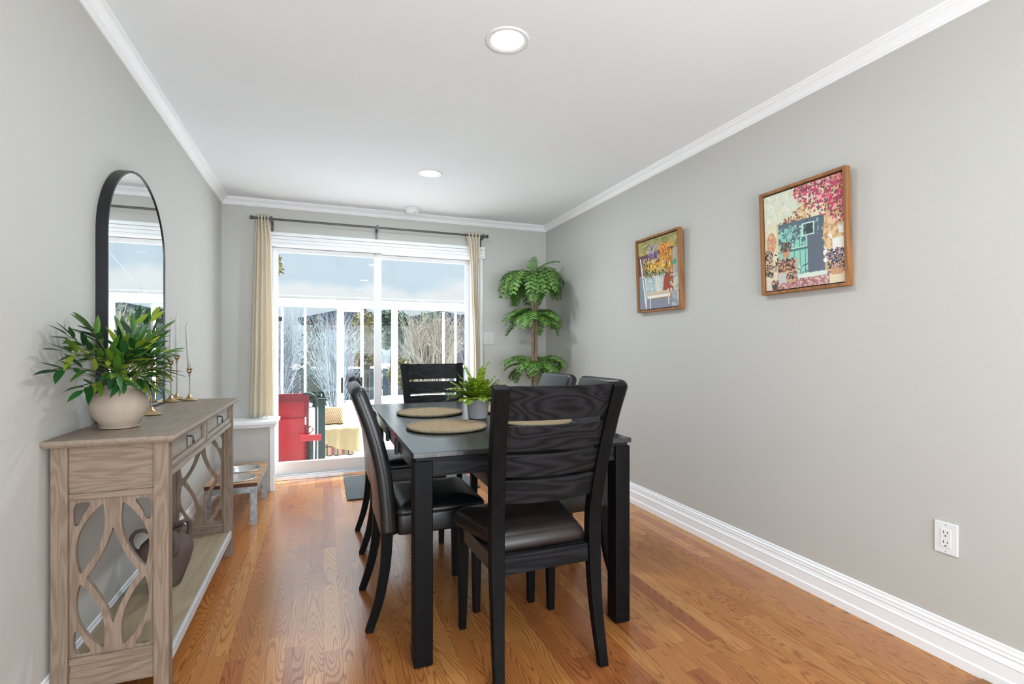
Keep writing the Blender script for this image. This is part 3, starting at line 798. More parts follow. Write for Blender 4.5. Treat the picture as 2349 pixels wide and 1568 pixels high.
def parsons_chair(label):
    t = thing('parsons_chair', label, 'chair', (0, 0, 0), 0, 'black leather parsons chairs')
    # back: rounded box lofted along a raked curve
    keys = [(-.165, .385), (-.172, .50), (-.190, .65), (-.230, .81), (-.284, .958)]
    path = spline(keys, 5)
    rg = []
    def sec(y, z, hw, th, tilt, ins=0):
        pts = []; r = .022
        a0 = Vector((0, math.cos(tilt), math.sin(tilt)))
        for (sx, sy, st_) in ((1, 1, 0), (-1, 1, 90), (-1, -1, 180), (1, -1, 270)):
            for i in range(5):
                a = R(st_ + 90 * i / 4)
                lx = sx * (hw - r - ins) + r * math.cos(a); ly = sy * max(th / 2 - r - ins * .6, 0) + min(r, max(th / 2 - ins * .6, .003)) * math.sin(a)
                p = Vector((lx, y, z)) + a0 * ly
                pts.append(tuple(p))
        return pts
    n = len(path)
    for i, (y, z) in enumerate(path):
        yp, zp = path[max(i - 1, 0)]; yn, zn = path[min(i + 1, n - 1)]
        tl = math.atan2(-(yn - yp), (zn - zp))
        rg.append(sec(y, z, .212 - .006 * i / n, .066 - .008 * i / n, tl))
    y, z = path[-1]
    for k, (ins, dz) in enumerate(((.004, .010), (.010, .018), (.018, .023), (.026, .0255))):
        rg.append(sec(y - dz * .35, z + dz, .206, .058, tl, ins))
    b = MB(); b.rings(rg); bk = b.build('backrest', M['leather'], t, smooth=True)
    # upholstered seat: box apron plus domed cushion
    MB().rbox(-.212, -.135, .378, .212, .235, .462, .022, 3, .010).build('upholstered_apron', M['leather'], t, smooth=True, angle=60)
    s = MB(); nx, ny = 18, 16
    rings = []
    def out(ins):
        pts = []; hw = .216 - ins; y0 = -.145 + ins; y1 = .243 - ins; r = max(.04 - ins, .008)
        for (cx, cy, a0) in ((hw - r, y1 - r, 0), (-hw + r, y1 - r, 90), (-hw + r, y0 + r, 180), (hw - r, y0 + r, 270)):
            for i in range(6):
                a = R(a0 + 90 * i / 5); pts.append((cx + r * math.cos(a), cy + r * math.sin(a)))
        return pts
    for ins, z in ((.006, .458), (.001, .463), (0, .471), (.004, .480), (.013, .488), (.030, .495), (.06, .501), (.10, .504), (.13, .505)):
        rings.append([(x, y, z) for x, y in out(ins)])
    s.rings(rings); s.build('seat_cushion', M['leather'], t, smooth=True)
    for sx in (-1, 1):
        b = MB(); bar_path(b, [(sx * .188, .205, 0), (sx * .187, .205, .22), (sx * .186, .205, .385)], [.028, .036, .042], [.028, .036, .042]); b.build('front_leg', M['black_wood_z'], t, bevel=.003)
        pa = spline([(sx * .188, -.245, 0), (sx * .187, -.205, .12), (sx * .186, -.180, .26), (sx * .186, -.172, .40)], 5)
        b = MB(); bar_path(b, pa, [.026 + .016 * p[2] / .4 for p in pa], [.030 + .014 * p[2] / .4 for p in pa]); b.build('rear_leg', M['black_wood_z'], t, bevel=.003)
    # piping along the backrest's side edges
    for sx in (-1, 1): b = MB(); b.tube([(sx * (.2125 - .006 * i / n), y + .0, z) for i, (y, z) in enumerate(path)], .0018, 6); b.build('piping', M['leather'], bk, smooth=True)
    return t
p1 = parsons_chair('black leather parsons chair on the left side, nearer the camera')
p1.location = (.415, 2.275, 0); p1.rotation_euler[2] = R(-90)
for (x, y, rz, lab) in ((.442, 3.085, -90, 'black leather parsons chair on the left side, farther from the camera'),
                        (1.075, 2.275, 91, 'black leather parsons chair on the right side, nearer the camera'),
                        (1.075, 2.800, 89.5, 'black leather parsons chair on the right side, nearer the tall plant')):
    c = copy_tree(p1); c.location = (x, y, 0); c.rotation_euler[2] = R(rz); c['label'] = lab
# ============================================================ CONSOLE TABLE
CX0, CX1, CY0, CY1, CZ = -.772, -.468, 1.905, 3.150, .862
t = thing('console_table', 'weathered grey-brown wooden console table against the left wall', 'table', (-.62, 2.53, 0))
b = MB()
def ringz(ins, z): return [(-.784 if True else 0, CY0 - .03 + ins, z), (CX1 + .026 - ins, CY0 - .03 + ins, z), (CX1 + .026 - ins, CY1 + .03 - ins, z), (-.784, CY1 + .03 - ins, z)]
b.rings([ringz(.014, CZ - .024), ringz(.008, CZ - .021), ringz(.001, CZ - .012), ringz(0, CZ - .006), ringz(.003, CZ)])
b.build('tabletop', M['grey_wood_y'], t, bevel=.0012)
LX, LY = .042, .046
for x in (CX0, CX1 - LX):
    for y in (CY0, CY1 - LY):
        MB().box(x, y, 0, x + LX, y + LY, CZ - .024).build('leg', M['grey_wood_z'], t, bevel=.002)
def fretwork(y):
    """side panel cut with lens, diamond and corner openings"""
    x0, x1, z0, z1 = CX0 + LX, CX1 - LX, .185, .672
    W_, H_ = x1 - x0, z1 - z0
    def arc(p, q, bulge, n=12):
        p = Vector(p); q = Vector(q); d = q - p; nn = Vector((-d.y, d.x))
        return [p + d * (i / n) + nn * bulge * 4 * (i / n) * (1 - i / n) for i in range(n + 1)]
    def rnd(poly, it=2):
        for _ in range(it):
            o = []
            for i in range(len(poly)):
                a = poly[i]; c = poly[(i + 1) % len(poly)]
                o += [a * .8 + c * .2, a * .2 + c * .8]
            poly = o
        return poly
    H = W_ / H_
    S = lambda u, v: Vector((u * W_, (1 - v) * H_))
    def lens(p, q, b1, b2): return rnd(arc(p, q, b1)[:-1] + arc(q, p, b2)[:-1], 1)
    holes = []
    for m in (0, 1):
        X = (lambda u: 1 - u) if m else (lambda u: u)
        sg = -1 if m else 1
        holes.append(lens(S(X(.385), .035), S(X(.115), .475), sg * -.16, sg * -.13 * .9))
        holes.append(lens(S(X(.115), .535), S(X(.385), .965), sg * -.16, sg * -.13 * .9))
        for v0, v1, v2 in ((.02, .165, .02), (.98, .835, .98)):
            tri = [S(X(.04), v0), S(X(.26), v2), S(X(.155), (v0 * .45 + v1 * .55)), S(X(.105), v1), S(X(.04), v1)]
            holes.append(rnd(tri, 2))
    dia = []
    c = [S(.5, .19), S(.815, .505), S(.5, .82), S(.185, .505)]
    for i in range(4): dia += arc(c[i], c[(i + 1) % 4], -.045, 8)[:-1]
    holes.append(rnd(dia, 1))
    cu = bpy.data.curves.new('fret_outline', 'CURVE'); cu.dimensions = '2D'; cu.fill_mode = 'BOTH'; cu.extrude = .008; cu.bevel_depth = .0
    def add(poly):
        sp = cu.splines.new('POLY'); sp.points.add(len(poly) - 1)
        for i, p in enumerate(poly): sp.points[i].co = (p.x, p.y, 0, 1)
        sp.use_cyclic_u = True
    add([Vector((0, 0)), Vector((W_, 0)), Vector((W_, H_)), Vector((0, H_))])
    for h in holes: add(h)
    tmp = bpy.data.objects.new('fret_tmp', cu); COL.objects.link(tmp)
    dg = bpy.context.evaluated_depsgraph_get()
    me = bpy.data.meshes.new_from_object(tmp.evaluated_get(dg))
    bpy.data.objects.remove(tmp); bpy.data.curves.remove(cu)
    me.transform(Matrix.Translation((x0 - t.location.x, y - t.location.y, z0)) @ Matrix.Rotation(PI / 2, 4, 'X'))
    me.materials.clear(); me.materials.append(M['grey_wood_z'])
    o = bpy.data.objects.new('fretwork_panel', me); COL.objects.link(o); o.parent = t
    return o
for y in (CY0 + .023, CY1 - .023): fretwork(y)
for y, s in ((CY0, 1), (CY1, -1)):
    ya, yb = (y + s * .010, y + s * .024); ya, yb = min(ya, yb), max(ya, yb)
    MB().box(CX0 + LX, ya, .705, CX1 - LX, yb, CZ - .024).build('side_panel', M['grey_wood_x'], t, bevel=.001)
    yc, yd = sorted((y + s * .006, y + s * .040))
    MB().box(CX0 + LX, yc, .672, CX1 - LX, yd, .692).box(CX0 + LX, yc + .003, .692, CX1 - LX, yd - .003, .708).build('upper_rail', M['grey_wood_x'], t, bevel=.003)
    MB().box(CX0 + LX, yc, .165, CX1 - LX, yd, .187).box(CX0 + LX, yc + .002, .085, CX1 - LX, yd - .002, .145).box(CX0 + LX, yc + .006, .14, CX1 - LX, yd - .006, .168).build('lower_rail', M['grey_wood_x'], t, bevel=.003)
MB().box(CX0 + .01, CY0 + LY, .115, CX1 - .014, CY1 - LY, .140).build('shelf', M['shelf_wood'], t, bevel=.001)
MB().box(CX1 - .014, CY0 + LY, .104, CX1 - .002, CY1 - LY, .142).build('shelf_front_edge', M['shelf_edge'], t, bevel=.002)
MB().box(CX1 - .020, CY0 + LY, .716, CX1 - .003, CY1 - LY, .736).box(CX1 - .024, CY0 + LY, .736, CX1 - .008, CY1 - LY, .742).build('front_rail', M['grey_wood_y'], t, bevel=.002)
MB().box(CX0 + .006, CY0 + LY, .716, CX0 + .02, CY1 - LY, CZ - .024).build('back_panel', M['grey_wood_y'], t)
ym = (CY0 + CY1) / 2 - .03
MB().box(CX1 - .026, ym - .012, .742, CX1 - .004, ym + .012, CZ - .024).build('drawer_divider', M['grey_wood_z'], t, bevel=.001)
for ya, yb in ((CY0 + LY + .003, ym - .014), (ym + .014, CY1 - LY - .003)):
    z0, z1 = .744, CZ - .028
    dr = MB().box(CX1 - .024, ya + .022, z0 + .018, CX1 - .016, yb - .022, z1 - .014).box(CX1 - .26, ya + .01, z0 + .004, CX1 - .02, yb - .01, z1 - .02).build('drawer', M['grey_wood_y'], t)
    MB().box(CX1 - .022, ya, z0, CX1 - .006, ya + .022, z1).box(CX1 - .022, yb - .022, z0, CX1 - .006, yb, z1).box(CX1 - .022, ya + .022, z0, CX1 - .006, yb - .022, z0 + .018).box(CX1 - .022, ya + .022, z1 - .014, CX1 - .006, yb - .022, z1).build('drawer_frame', M['grey_wood_y'], dr, bevel=.002)
    yc = (ya + yb) / 2; zc = (z0 + z1) / 2 + .004
    MB().box(CX1 - .017, yc - .012, zc - .026, CX1 - .013, yc + .012, zc + .026).build('handle_plate', M['black_metal'], dr, bevel=.001)
    MB().tube([(CX1 - .012, yc - .010, zc + .014), (CX1 + .002, yc - .010, zc + .010), (CX1 + .004, yc - .009, zc - .014), (CX1 + .004, yc + .009, zc - .014), (CX1 + .002, yc + .010, zc + .010), (CX1 - .012, yc + .010, zc + .014)], .002, 8).build('handle_bail', M['rod'], dr, smooth=True)

# ------------------------------------------------------------ arched mirror
MY0, MY1, MZ0, MZS, MZT = 2.262, 2.985, CZ + .001, 1.57, 1.893
t = thing('arched_mirror', 'tall arched mirror with a thin black frame standing on the console table', 'mirror', (-.765, 2.62, MZ0))
def arch(ins, n=40):
    y0, y1, z0 = MY0 + ins, MY1 - ins, MZ0 + ins; c = (y0 + y1) / 2; a = (y1 - y0) / 2; hb = MZT - MZS - ins
    return [(y0, z0), (y1, z0)] + [(c + a * math.cos(PI * i / n), MZS + hb * math.sin(PI * i / n)) for i in range(n + 1)]
o_, i_ = arch(0), arch(.009)
b = MB(); n_ = len(o_)
lay = lambda P, x: [(x, y, z) for y, z in P]
b.rings([lay(o_, -.783), lay(o_, -.747), lay(i_, -.747), lay(i_, -.783), lay(o_, -.783)], cap=False)
b.build('frame', M['black_metal'], t, smooth=True, angle=30)
b = MB(); b.add(lay(i_, -.7505), [tuple(range(n_))]); b.build('mirror_glass', M['mirror'], t)
b = MB(); b.add(lay(i_, -.778) , [tuple(reversed(range(n_)))]); b.build('backing', M['black_metal'], t)

# ------------------------------------------------------------ candlesticks and candles
def candlestick(x, y, zc, label):
    t = thing('candlestick', label, 'candlestick', (x, y, CZ), 0, 'slender brass candlesticks')
    c = (x, y, CZ + .001); h = zc - CZ
    MB().lathe([(0, 0), (.034, 0), (.036, .003), (.033, .006), (.026, .009), (.016, .015), (.009, .024), (.006, .034), (.0, .036)], c, 28).build('foot', M['brass'], t, smooth=True, angle=60)
    MB().lathe([(.0045, .030), (.0030, .040), (.0028, h - .045), (.0035, h - .038), (.0065, h - .034), (.0035, h - .030), (.004, h - .026)], c, 16).build('stem', M['pewter'], t, smooth=True)
    MB().lathe([(.0035, h - .028), (.006, h - .024), (.0115, h - .018), (.0130, h - .011), (.0115, h - .005), (.0165, h - .001), (.0170, h + .001), (.0105, h), (.0095, h - .014), (0, h - .014)], c, 20).build('cup', M['brass'], t, smooth=True)
    return t
def candle(x, y, z0, L, tx, ty, label):
    t = thing('taper_candle', label, 'candle', (x, y, z0), 0, 'grey taper candles')
    a = Vector((x, y, z0 - .011)); d = Vector((tx, ty, L))
    MB().tube([a, a + d * .3, a + d * .7, a + d * .95, a + d * .985, a + d], [.0092, .0086, .0066, .0052, .0040, .0012], 14).build('wax', M['wax'], t, smooth=True)
    MB().tube([a + d * .99, a + d * 1.02, a + d * 1.03 + Vector((.002, 0, 0))], .0008, 5).build('wick', M['slot'], t)
CD = [(-.738, 3.045, 1.075, 'rose'), (-.742, 3.175, 1.100, ''), (-.664, 3.085, 1.030, ''), (-.668, 2.475, 1.085, '')]
candlestick(*CD[0][:3], 'brass candlestick right against the mirror\'s far edge')
candlestick(*CD[1][:3], 'tallest brass candlestick, at the back beside the wall')
candlestick(*CD[2][:3], 'shorter brass candlestick closest to the console\'s front edge')
candlestick(*CD[3][:3], 'brass candlestick mostly hidden behind the beige vase')
candle(*CD[0][:2], CD[0][2], .225, .0, 0, 'grey taper candle nearest the mirror\'s far edge')
candle(*CD[1][:2], CD[1][2], .235, .0, 0, 'tallest upright grey taper candle beside the wall')
candle(*CD[2][:2], CD[2][2], .245, -.012, -.010, 'slightly leaning grey taper candle on the shorter candlestick')
candle(*CD[3][:2], CD[3][2], .20, 0, 0, 'grey taper candle hidden among the leaves behind the vase')

# ------------------------------------------------------------ vase with branches
VX, VY = -.668, 2.128
t = thing('vase', 'squat round beige clay vase holding green branches', 'vase', (VX, VY, CZ))
MB().lathe([(r_ * (.82 if z_ > .012 else .93), z_) for r_, z_ in ((0, .001), (.056, .001), (.061, .003), (.062, .007), (.058, .009), (.078, .026), (.094, .046), (.1035, .070), (.104, .085), (.097, .104), (.080, .121), (.060, .132), (.053, .137), (.0505, .141), (.052, .146), (.0525, .149), (.049, .149), (.047, .143), (.05, .13), (.075, .11), (.08, .08), (.0, .02))], (VX, VY, CZ), 56).build('vase_body', M['vase'], t, smooth=True, angle=50)
t = thing('leafy_branches', 'spreading green laurel-like branches standing in the beige vase', 'branches', (VX, VY, CZ + .14))
st = MB(); lf = MB(); rng = random.Random(21)
def sprig(tip, nl=8, L=.075, W=.020, bend=.04, whorl=True, rng=rng):
    a = Vector((VX + rng.uniform(-.018, .018), VY + rng.uniform(-.018, .018), CZ + .125)); e = Vector(tip)
    neck = Vector((VX + (tip[0] - VX) * .10, VY + (tip[1] - VY) * .10, CZ + .165))
    m = neck.lerp(e, .45) + Vector((0, 0, bend)); pts = []
    for i in range(11):
        u = i / 10
        q = (neck * (1 - u) + m * u) * (1 - u) + (m * (1 - u) + e * u) * u
        pts.append(q)
    pts = [a] + pts
    st.tube(pts, [.0026 - .0016 * i / 11 for i in range(12)], 6)
    for k in range(nl):
        u = .30 + .70 * (k / max(1, nl - 1)) ** .8
        i = min(10, 1 + int(u * 10)); p = pts[i] if i < 11 else pts[-1]
        d = (pts[min(i + 1, 11)] - pts[i - 1]).normalized()
        az = k * 2.4 + rng.uniform(-.4, .4)
        s = d.cross(Vector((.2, .1, 1))).normalized(); uu = s.cross(d)
        out = s * math.cos(az) + uu * math.sin(az)
        sp = .75 if u < .9 else .55
        dr = (d + out * sp).normalized()
        lim = -.735 if p.y > 2.16 else -.772
        q = p + dr * .1
        if q.x < lim and dr.x < 0: dr.x = (lim - p.x) / .1; dr.normalize()
        lf.leaf(p, dr, uu + s * .3 * rng.uniform(-1, 1), L * rng.uniform(.75, 1.15), W * rng.uniform(.8, 1.15), rng.uniform(-.05, .25), 5)
    d = (pts[-1] - pts[-3]).normalized()
    lf.leaf(pts[-1], d, Vector((.3, .1, 1)), L, W * .9, .08, 5)
tips = [(-.74, 1.86, 1.075), (-.735, 1.90, 1.13), (-.74, 1.93, 1.18), (-.70, 1.98, 1.205), (-.70, 1.93, 1.01), (-.62, 1.93, 1.06), (-.72, 2.06, 1.19), (-.60, 2.05, 1.14),
        (-.69, 2.22, 1.20), (-.66, 2.26, 1.24), (-.62, 2.30, 1.255), (-.60, 2.26, 1.17), (-.58, 2.24, 1.20), (-.57, 2.20, 1.10), (-.56, 2.27, 1.125), (-.55, 2.21, 1.05), (-.60, 2.16, 1.10),
        (-.55, 2.15, 1.06), (-.62, 2.08, 1.10), (-.66, 2.10, 1.15), (-.585, 2.10, 1.02), (-.545, 2.12, 1.005), (-.73, 2.12, 1.12), (-.62, 2.00, 1.03), (-.66, 1.99, 1.10)]
for i, tp in enumerate(tips): sprig(tp, 9 + (i % 3), .076 + .014 * rng.random(), .0215, .03 + .02 * rng.random())
st.build('twigs', M['stem'], t, smooth=True); lf.build('foliage', M['leaf_laurel'], t, smooth=True)

# ------------------------------------------------------------ clay jug on the shelf
JX, JY, JZ = -.622, 2.50, .1405
t = thing('clay_jug', 'rough brown clay jug with loop handles on the console table\'s lower shelf', 'jug', (JX, JY, JZ))
bd = MB().lathe([(r_ * .9, z_ * .93) for r_, z_ in ((0, .0), (.055, .0), (.060, .004), (.080, .055), (.098, .105), (.108, .150), (.108, .172), (.098, .195), (.078, .214), (.060, .224), (.054, .234), (.060, .246), (.070, .256), (.072, .262), (.066, .262), (.055, .25), (.046, .236), (.05, .22), (.085, .185), (.085, .12), (0, .02))], (JX, JY, JZ), 48).build('jug_body', M['jug'], t, smooth=True, angle=60)
for az in (-60, 60, 180):
    ca, sa = math.cos(R(az)), math.sin(R(az))
    pr = spline([(.060, .240), (.088, .256), (.122, .250), (.138, .218), (.128, .180), (.104, .158)], 5)
    MB().tube([(JX + .9 * r * ca, JY + .9 * r * sa, JZ + .93 * z) for r, z in pr], [.012] * len(pr), 10, flat=.62).build('handle', M['jug'], t, smooth=True)

# ------------------------------------------------------------ raised pet feeder with bowls
FX0, FX1, FY0, FY1, FZ = -.700, -.400, 3.615, 4.235, .272
t = thing('pet_feeder_stand', 'low wooden-topped pet feeder stand with galvanised legs beside the left wall', 'feeder stand', (-.55, 3.92, 0))
BC = [(-.548, 3.785), (-.548, 4.065)]; RB = .118
# top with two round cut-outs
n = 40; s = MB()
def top_with_holes(z0, z1):
    cells = [(FY0, (FY0 + FY1) / 2, BC[0]), ((FY0 + FY1) / 2, FY1, BC[1])]
    for y0, y1, (cx, cy) in cells:
        out = []
        for k in range(n):
            a = 2 * PI * k / n + 1e-6; dx, dy = math.cos(a), math.sin(a)
            tt = min(((FX1 - cx) / dx if dx > 0 else (FX0 - cx) / dx) if abs(dx) > 1e-9 else 9, ((y1 - cy) / dy if dy > 0 else (y0 - cy) / dy) if abs(dy) > 1e-9 else 9)
            out.append((cx + dx * tt, cy + dy * tt))
        # snap nearest samples to the corners
        for qx, qy in ((FX0, y0), (FX1, y0), (FX1, y1), (FX0, y1)):
            k = min(range(n), key=lambda i: (out[i][0] - qx) ** 2 + (out[i][1] - qy) ** 2); out[k] = (qx, qy)
        inn = [(cx + RB * math.cos(2 * PI * k / n), cy + RB * math.sin(2 * PI * k / n)) for k in range(n)]
        rg = [[(x, y, z1) for x, y in inn], [(x, y, z1) for x, y in out], [(x, y, z0) for x, y in out], [(x, y, z0) for x, y in inn], [(x, y, z1) for x, y in inn]]
        s.rings(rg, cap=False)
top_with_holes(FZ - .022, FZ)
s.build('wooden_top', M['stand_wood'], t)
MB().box(FX0, FY0 - .0022, FZ - .024, FX1, FY0 - .0002, FZ - .001).build('end_board', M['stand_edge'], t)
for x in (FX0 + .002, FX1 - .042):
    for y in (FY0 + .004, FY1 - .010):
        MB().box(x, y, 0, x + .040, y + .006, FZ - .023).build('leg', M['galv'], t, bevel=.001)
for q in ((FX0 + .042, FY0 + .004, FZ - .062, FX1 - .042, FY0 + .008, FZ - .023), (FX0 + .042, FY1 - .008, FZ - .062, FX1 - .042, FY1 - .004, FZ - .023), (FX1 - .008, FY0 + .01, FZ - .05, FX1 - .004, FY1 - .01, FZ - .023), (FX0 + .004, FY0 + .01, FZ - .05, FX0 + .008, FY1 - .01, FZ - .023)): MB().box(*q).build('metal_rail', M['galv'], t)
for (x, y), lab in zip(BC, ('round steel pet bowl in the feeder stand, nearer the console table', 'round steel pet bowl in the feeder stand, nearer the low wall')):
    b = MB().lathe([(0, -.052), (.075, -.052), (.088, -.047), (.104, -.010), (.112, .001), (.124, .0035), (.1255, .0025), (.124, .0012), (.1135, .0012), (.106, -.012), (.09, -.049), (.0, -.054)], (x, y, FZ), 56)
    o = b.build('pet_bowl', M['steel'], smooth=True, angle=50); tag(o, lab, 'bowl', 'pet bowls'); center(o)

# ============================================================ TALL ARTIFICIAL TREE
AX, AY = 1.80, 4.27
t = thing('planter', 'dark woven planter under the tall feathery plant in the far corner', 'planter', (AX, AY, 0))
MB().lathe([(0, .001), (.105, .001), (.115, .01), (.135, .24), (.140, .27), (.132, .275), (.125, .25), (0, .24)], (AX, AY, 0), 40).build('planter_body', M['basket'], t, smooth=True, angle=40)
MB().lathe([(0, .245), (.124, .244)], (AX, AY, 0), 30).build('soil', M['soil'], t)
t = thing('feathery_tree', 'tall green artificial tree with feathery leaves in three tiers in the far corner', 'tree', (AX, AY, .24))
st = MB(); rng = random.Random(5)
for k in range(3):
    pts = []
    for i in range(24):
        z = .24 + (1.74 - .24) * i / 23; a = k * 2.1 + z * 2.6; r = .021 + .006 * math.sin(3 * z + k)
        pts.append((AX + r * math.cos(a) + .035 * math.sin(z * 1.7), AY + r * math.sin(a), z))
    if k == 2: pts = pts[:20]
    st.tube(pts, [.0185 - .005 * i / len(pts) for i in range(len(pts))], 8)
st.build('trunk', M['trunk'], t, smooth=True)
br = MB(); lf = MB()
def feather(base, az, el, L, droop, w):
    el0 = el; p = Vector(base); n = 11; pts = [p.copy()]
    for i in range(n):
        d = Vector((math.cos(az) * math.cos(el), math.sin(az) * math.cos(el), math.sin(el)))
        q = p + d * (L / n)
        if q.x > 2.10: q.x = 2.10 - .002 * i
        if q.y > 4.66: q.y = 4.66 - .002 * i
        p = q; pts.append(p.copy()); el -= droop / n; el = max(el, R(-80))
    br.tube(pts, [.0026 * (1 - .7 * i / n) for i in range(n + 1)], 5)
    for i in range(3, n + 1):
        u = i / n; d = (pts[i] - pts[i - 1]).normalized(); side = d.cross(Vector((0, 0, 1)))
        if side.length < .15: side = Vector((-math.sin(az), math.cos(az), 0))
        side.normalize(); up = side.cross(d)
        ll = w * (math.sin(PI * (.18 + .72 * u)) ** .8)
        for s in (-1, 1):
            dd = (side * s + d * .55 + Vector((0, 0, -.25)) + up * rng.uniform(-.15, .15)).normalized()
            # each pinna carries narrow leaflets
            m = 4; q0 = pts[i]
            for k in range(m):
                q = q0 + dd * (ll * k / m)
                if q.x > 2.10 or q.y > 4.66: continue
                for s2 in (-1, 1):
                    ld = dd * .9 + d * s2 * .8 + Vector((0, 0, -.18))
                    lf.leaf(q, ld, up, ll * .55 * (1 - .12 * k), .0105, .2, 3)
            lf.leaf(q0 + dd * ll * .8, dd, up, ll * .4, .0085, .1, 3)
def tier(z, n, L, el, droop, w, dz=.04, x=None):
    for k in range(n):
        az = k * 2.399 + rng.uniform(-.3, .3)
        feather((AX + .035 * math.sin(z * 1.7), AY, z + rng.uniform(-dz, dz)), az, R(el + rng.uniform(-12, 12)), L * rng.uniform(.8, 1.08), R(droop * rng.uniform(.8, 1.2)), w)
tier(1.74, 30, .46, 58, 150, .085)
tier(1.72, 16, .34, 35, 120, .085)
tier(1.41, 22, .36, 45, 120, .082, .05)
tier(.94, 24, .38, 52, 120, .082, .05)
feather((AX, AY, 1.76), R(60), R(80), .34, R(60), .05); feather((AX, AY, 1.76), R(-5), R(72), .36, R(80), .05)
br.build('fronds', M['stem'], t, smooth=True); lf.build('foliage', M['leaf_tree'], t, smooth=True)
# ============================================================ SUNROOM AND GARDEN
GY = 7.60; FLZ = -.14
sb('floor_sunroom', [(-2.4, 4.88, FLZ - .1, 5.2, 7.75, FLZ)], M['deck'])
bpy.data.objects['floor_sunroom'].name = 'floor_2'
# sunroom front: gutter, header, posts, panes
r = sroot('window_2', (1.2, GY, FLZ))
MB().box(-2.2, GY - .05, 1.835, 5.0, GY + .12, 1.870).build('gutter', M['seam'], r, bevel=.006)
MB().box(-2.2, GY - .03, 1.715, 5.0, GY + .04, 1.835).build('header', M['vinyl'], r, bevel=.003)
MB().box(-2.2, GY - .04, FLZ, 5.0, GY + .05, FLZ + .06).build('sill', M['vinyl'], r, bevel=.003)
px = [-2.2, -1.35, -.62, .20, .99, 2.6, 3.9, 5.0]
for x in px:
    w_ = .045 if abs(x - .99) < .01 else .02
    MB().box(x - w_, GY - .035, FLZ + .06, x + w_, GY + .045, 1.715).build('post', M['vinyl'], r, bevel=.003)
MB().box(.218, GY - .05, FLZ + .06, .275, GY - .015, 1.70).box(.500, GY - .05, FLZ + .06, .545, GY - .015, 1.70).box(.275, GY - .05, 1.66, .50, GY - .015, 1.70).box(.275, GY - .05, FLZ + .06, .50, GY - .015, FLZ + .12).build('sliding_sash', M['vinyl'], r, bevel=.002)
for x in (-.535, -.24, 1.73, 1.92): MB().box(x - .016, GY - .015, FLZ + .06, x + .016, GY + .02, 1.70).build('mullion', M['vinyl'], r, bevel=.002)
for x in (.248, .512, .60): MB().box(x - .014, GY - .075, .50, x + .014, GY - .05, .72).build('handle', M['black_metal'], r, bevel=.003)
MB().box(-.60, GY - .06, 1.51, -.53, GY - .036, 1.57).build('latch', M['black_metal'], r, bevel=.003)
MB().box(.186, GY - .036, 1.735, .192, GY - .03, 1.83).box(.985, GY - .036, 1.735, .993, GY - .03, 1.83).build('header_joint', M['seam'], r)
for a, c in zip(px[:-1], px[1:]): MB().box(a + .02, GY, FLZ + .06, c - .02, GY + .006, 1.715).build('pane', M['glass_out'], r)
# clear sloping roof
r = sroot('roof', (1.2, 6.2, 2.2))
b = MB(); b.add([(-2.2, 4.9, 2.60), (5.0, 4.9, 2.60), (5.0, GY + .05, 1.872), (-2.2, GY + .05, 1.872), (-2.2, 4.9, 2.606), (5.0, 4.9, 2.606), (5.0, GY + .05, 1.878), (-2.2, GY + .05, 1.878)], [(0, 3, 2, 1), (4, 5, 6, 7), (0, 1, 5, 4), (1, 2, 6, 5), (2, 3, 7, 6), (3, 0, 4, 7)])
b.build('clear_roof_panel', M['glass'], r)
b = MB(); b.tube([(.655, GY, 1.878), (.62, 4.92, 2.607)], .004, 6); b.build('roof_seam', M['seam'], r)
# house wall outside, around the door
sb('wall_exterior', [(-2.4, 4.885, FLZ, DX0 - .002, 4.95, 2.9), (DX1 + .002, 4.885, FLZ, 5.2, 4.95, 2.9), (DX0 - .002, 4.885, 2.06, DX1 + .002, 4.95, 2.9)], M['siding'])
bpy.data.objects['wall_exterior'].name = 'wall_outside'
# sunroom left side: knee frame
# snow covered garden
b = MB(); NX, NY = 60, 36; vs = []
for j in range(NY + 1):
    for i in range(NX + 1):
        x = -14 + 34 * i / NX; y = 7.66 + 36 * (j / NY) ** 1.6
        h = FLZ - .02 + .42 * math.exp(-((x - 1.4) / 1.3) ** 2 - ((y - 9.1) / .9) ** 2) + .22 * math.exp(-((x + .9) / .9) ** 2 - ((y - 9.4) / .7) ** 2) + .03 * math.sin(x * 2.1 + y)
        if j < 2: h = FLZ - .02
        vs.append((x, y, h))
b.add(vs, [(j * (NX + 1) + i, j * (NX + 1) + i + 1, (j + 1) * (NX + 1) + i + 1, (j + 1) * (NX + 1) + i) for j in range(NY) for i in range(NX)])
o = b.build('ground', M['snow'], smooth=True); o['kind'] = 'structure'

# red upright machine
t = thing('snow_blower', 'red snow blower tipped on end behind the door glass', 'snow blower', (-.30, 5.80, FLZ))
z0 = FLZ
b = MB().box(-.56, 5.78, z0, -.145, 5.80, .655).box(-.56, 5.60, z0, -.54, 5.79, .60).box(-.56, 5.60, z0, -.145, 5.79, z0 + .02)
b.build('housing_back', M['red'], t, bevel=.004)
MB().box(-.47, 5.745, z0 + .02, -.185, 5.782, .40).build('raised_panel', M['red'], t, bevel=.012)
MB().box(-.56, 5.75, .575, -.145, 5.785, .66).box(-.185, 5.76, .25, -.145, 5.785, .58).build('rim', M['dark_red'], t, bevel=.003)
MB().box(-.225, 5.55, .185, -.02, 5.60, .245).box(-.23, 5.60, .20, -.21, 5.745, .23).build('bracket_arm', M['red'], t, bevel=.004)
b = MB()
for k in range(14): b.box(-.175 + .012 * (k % 2), 5.69, z0 + .01 + k * .026, -.135 + .012 * (k % 2), 5.75, z0 + .024 + k * .026)
b.build('auger_teeth', M['black_metal'], t, bevel=.002)
MB().box(-.145, 5.70, z0, -.10, 5.76, .20).build('side_plate', M['dark_green'], t, bevel=.003)
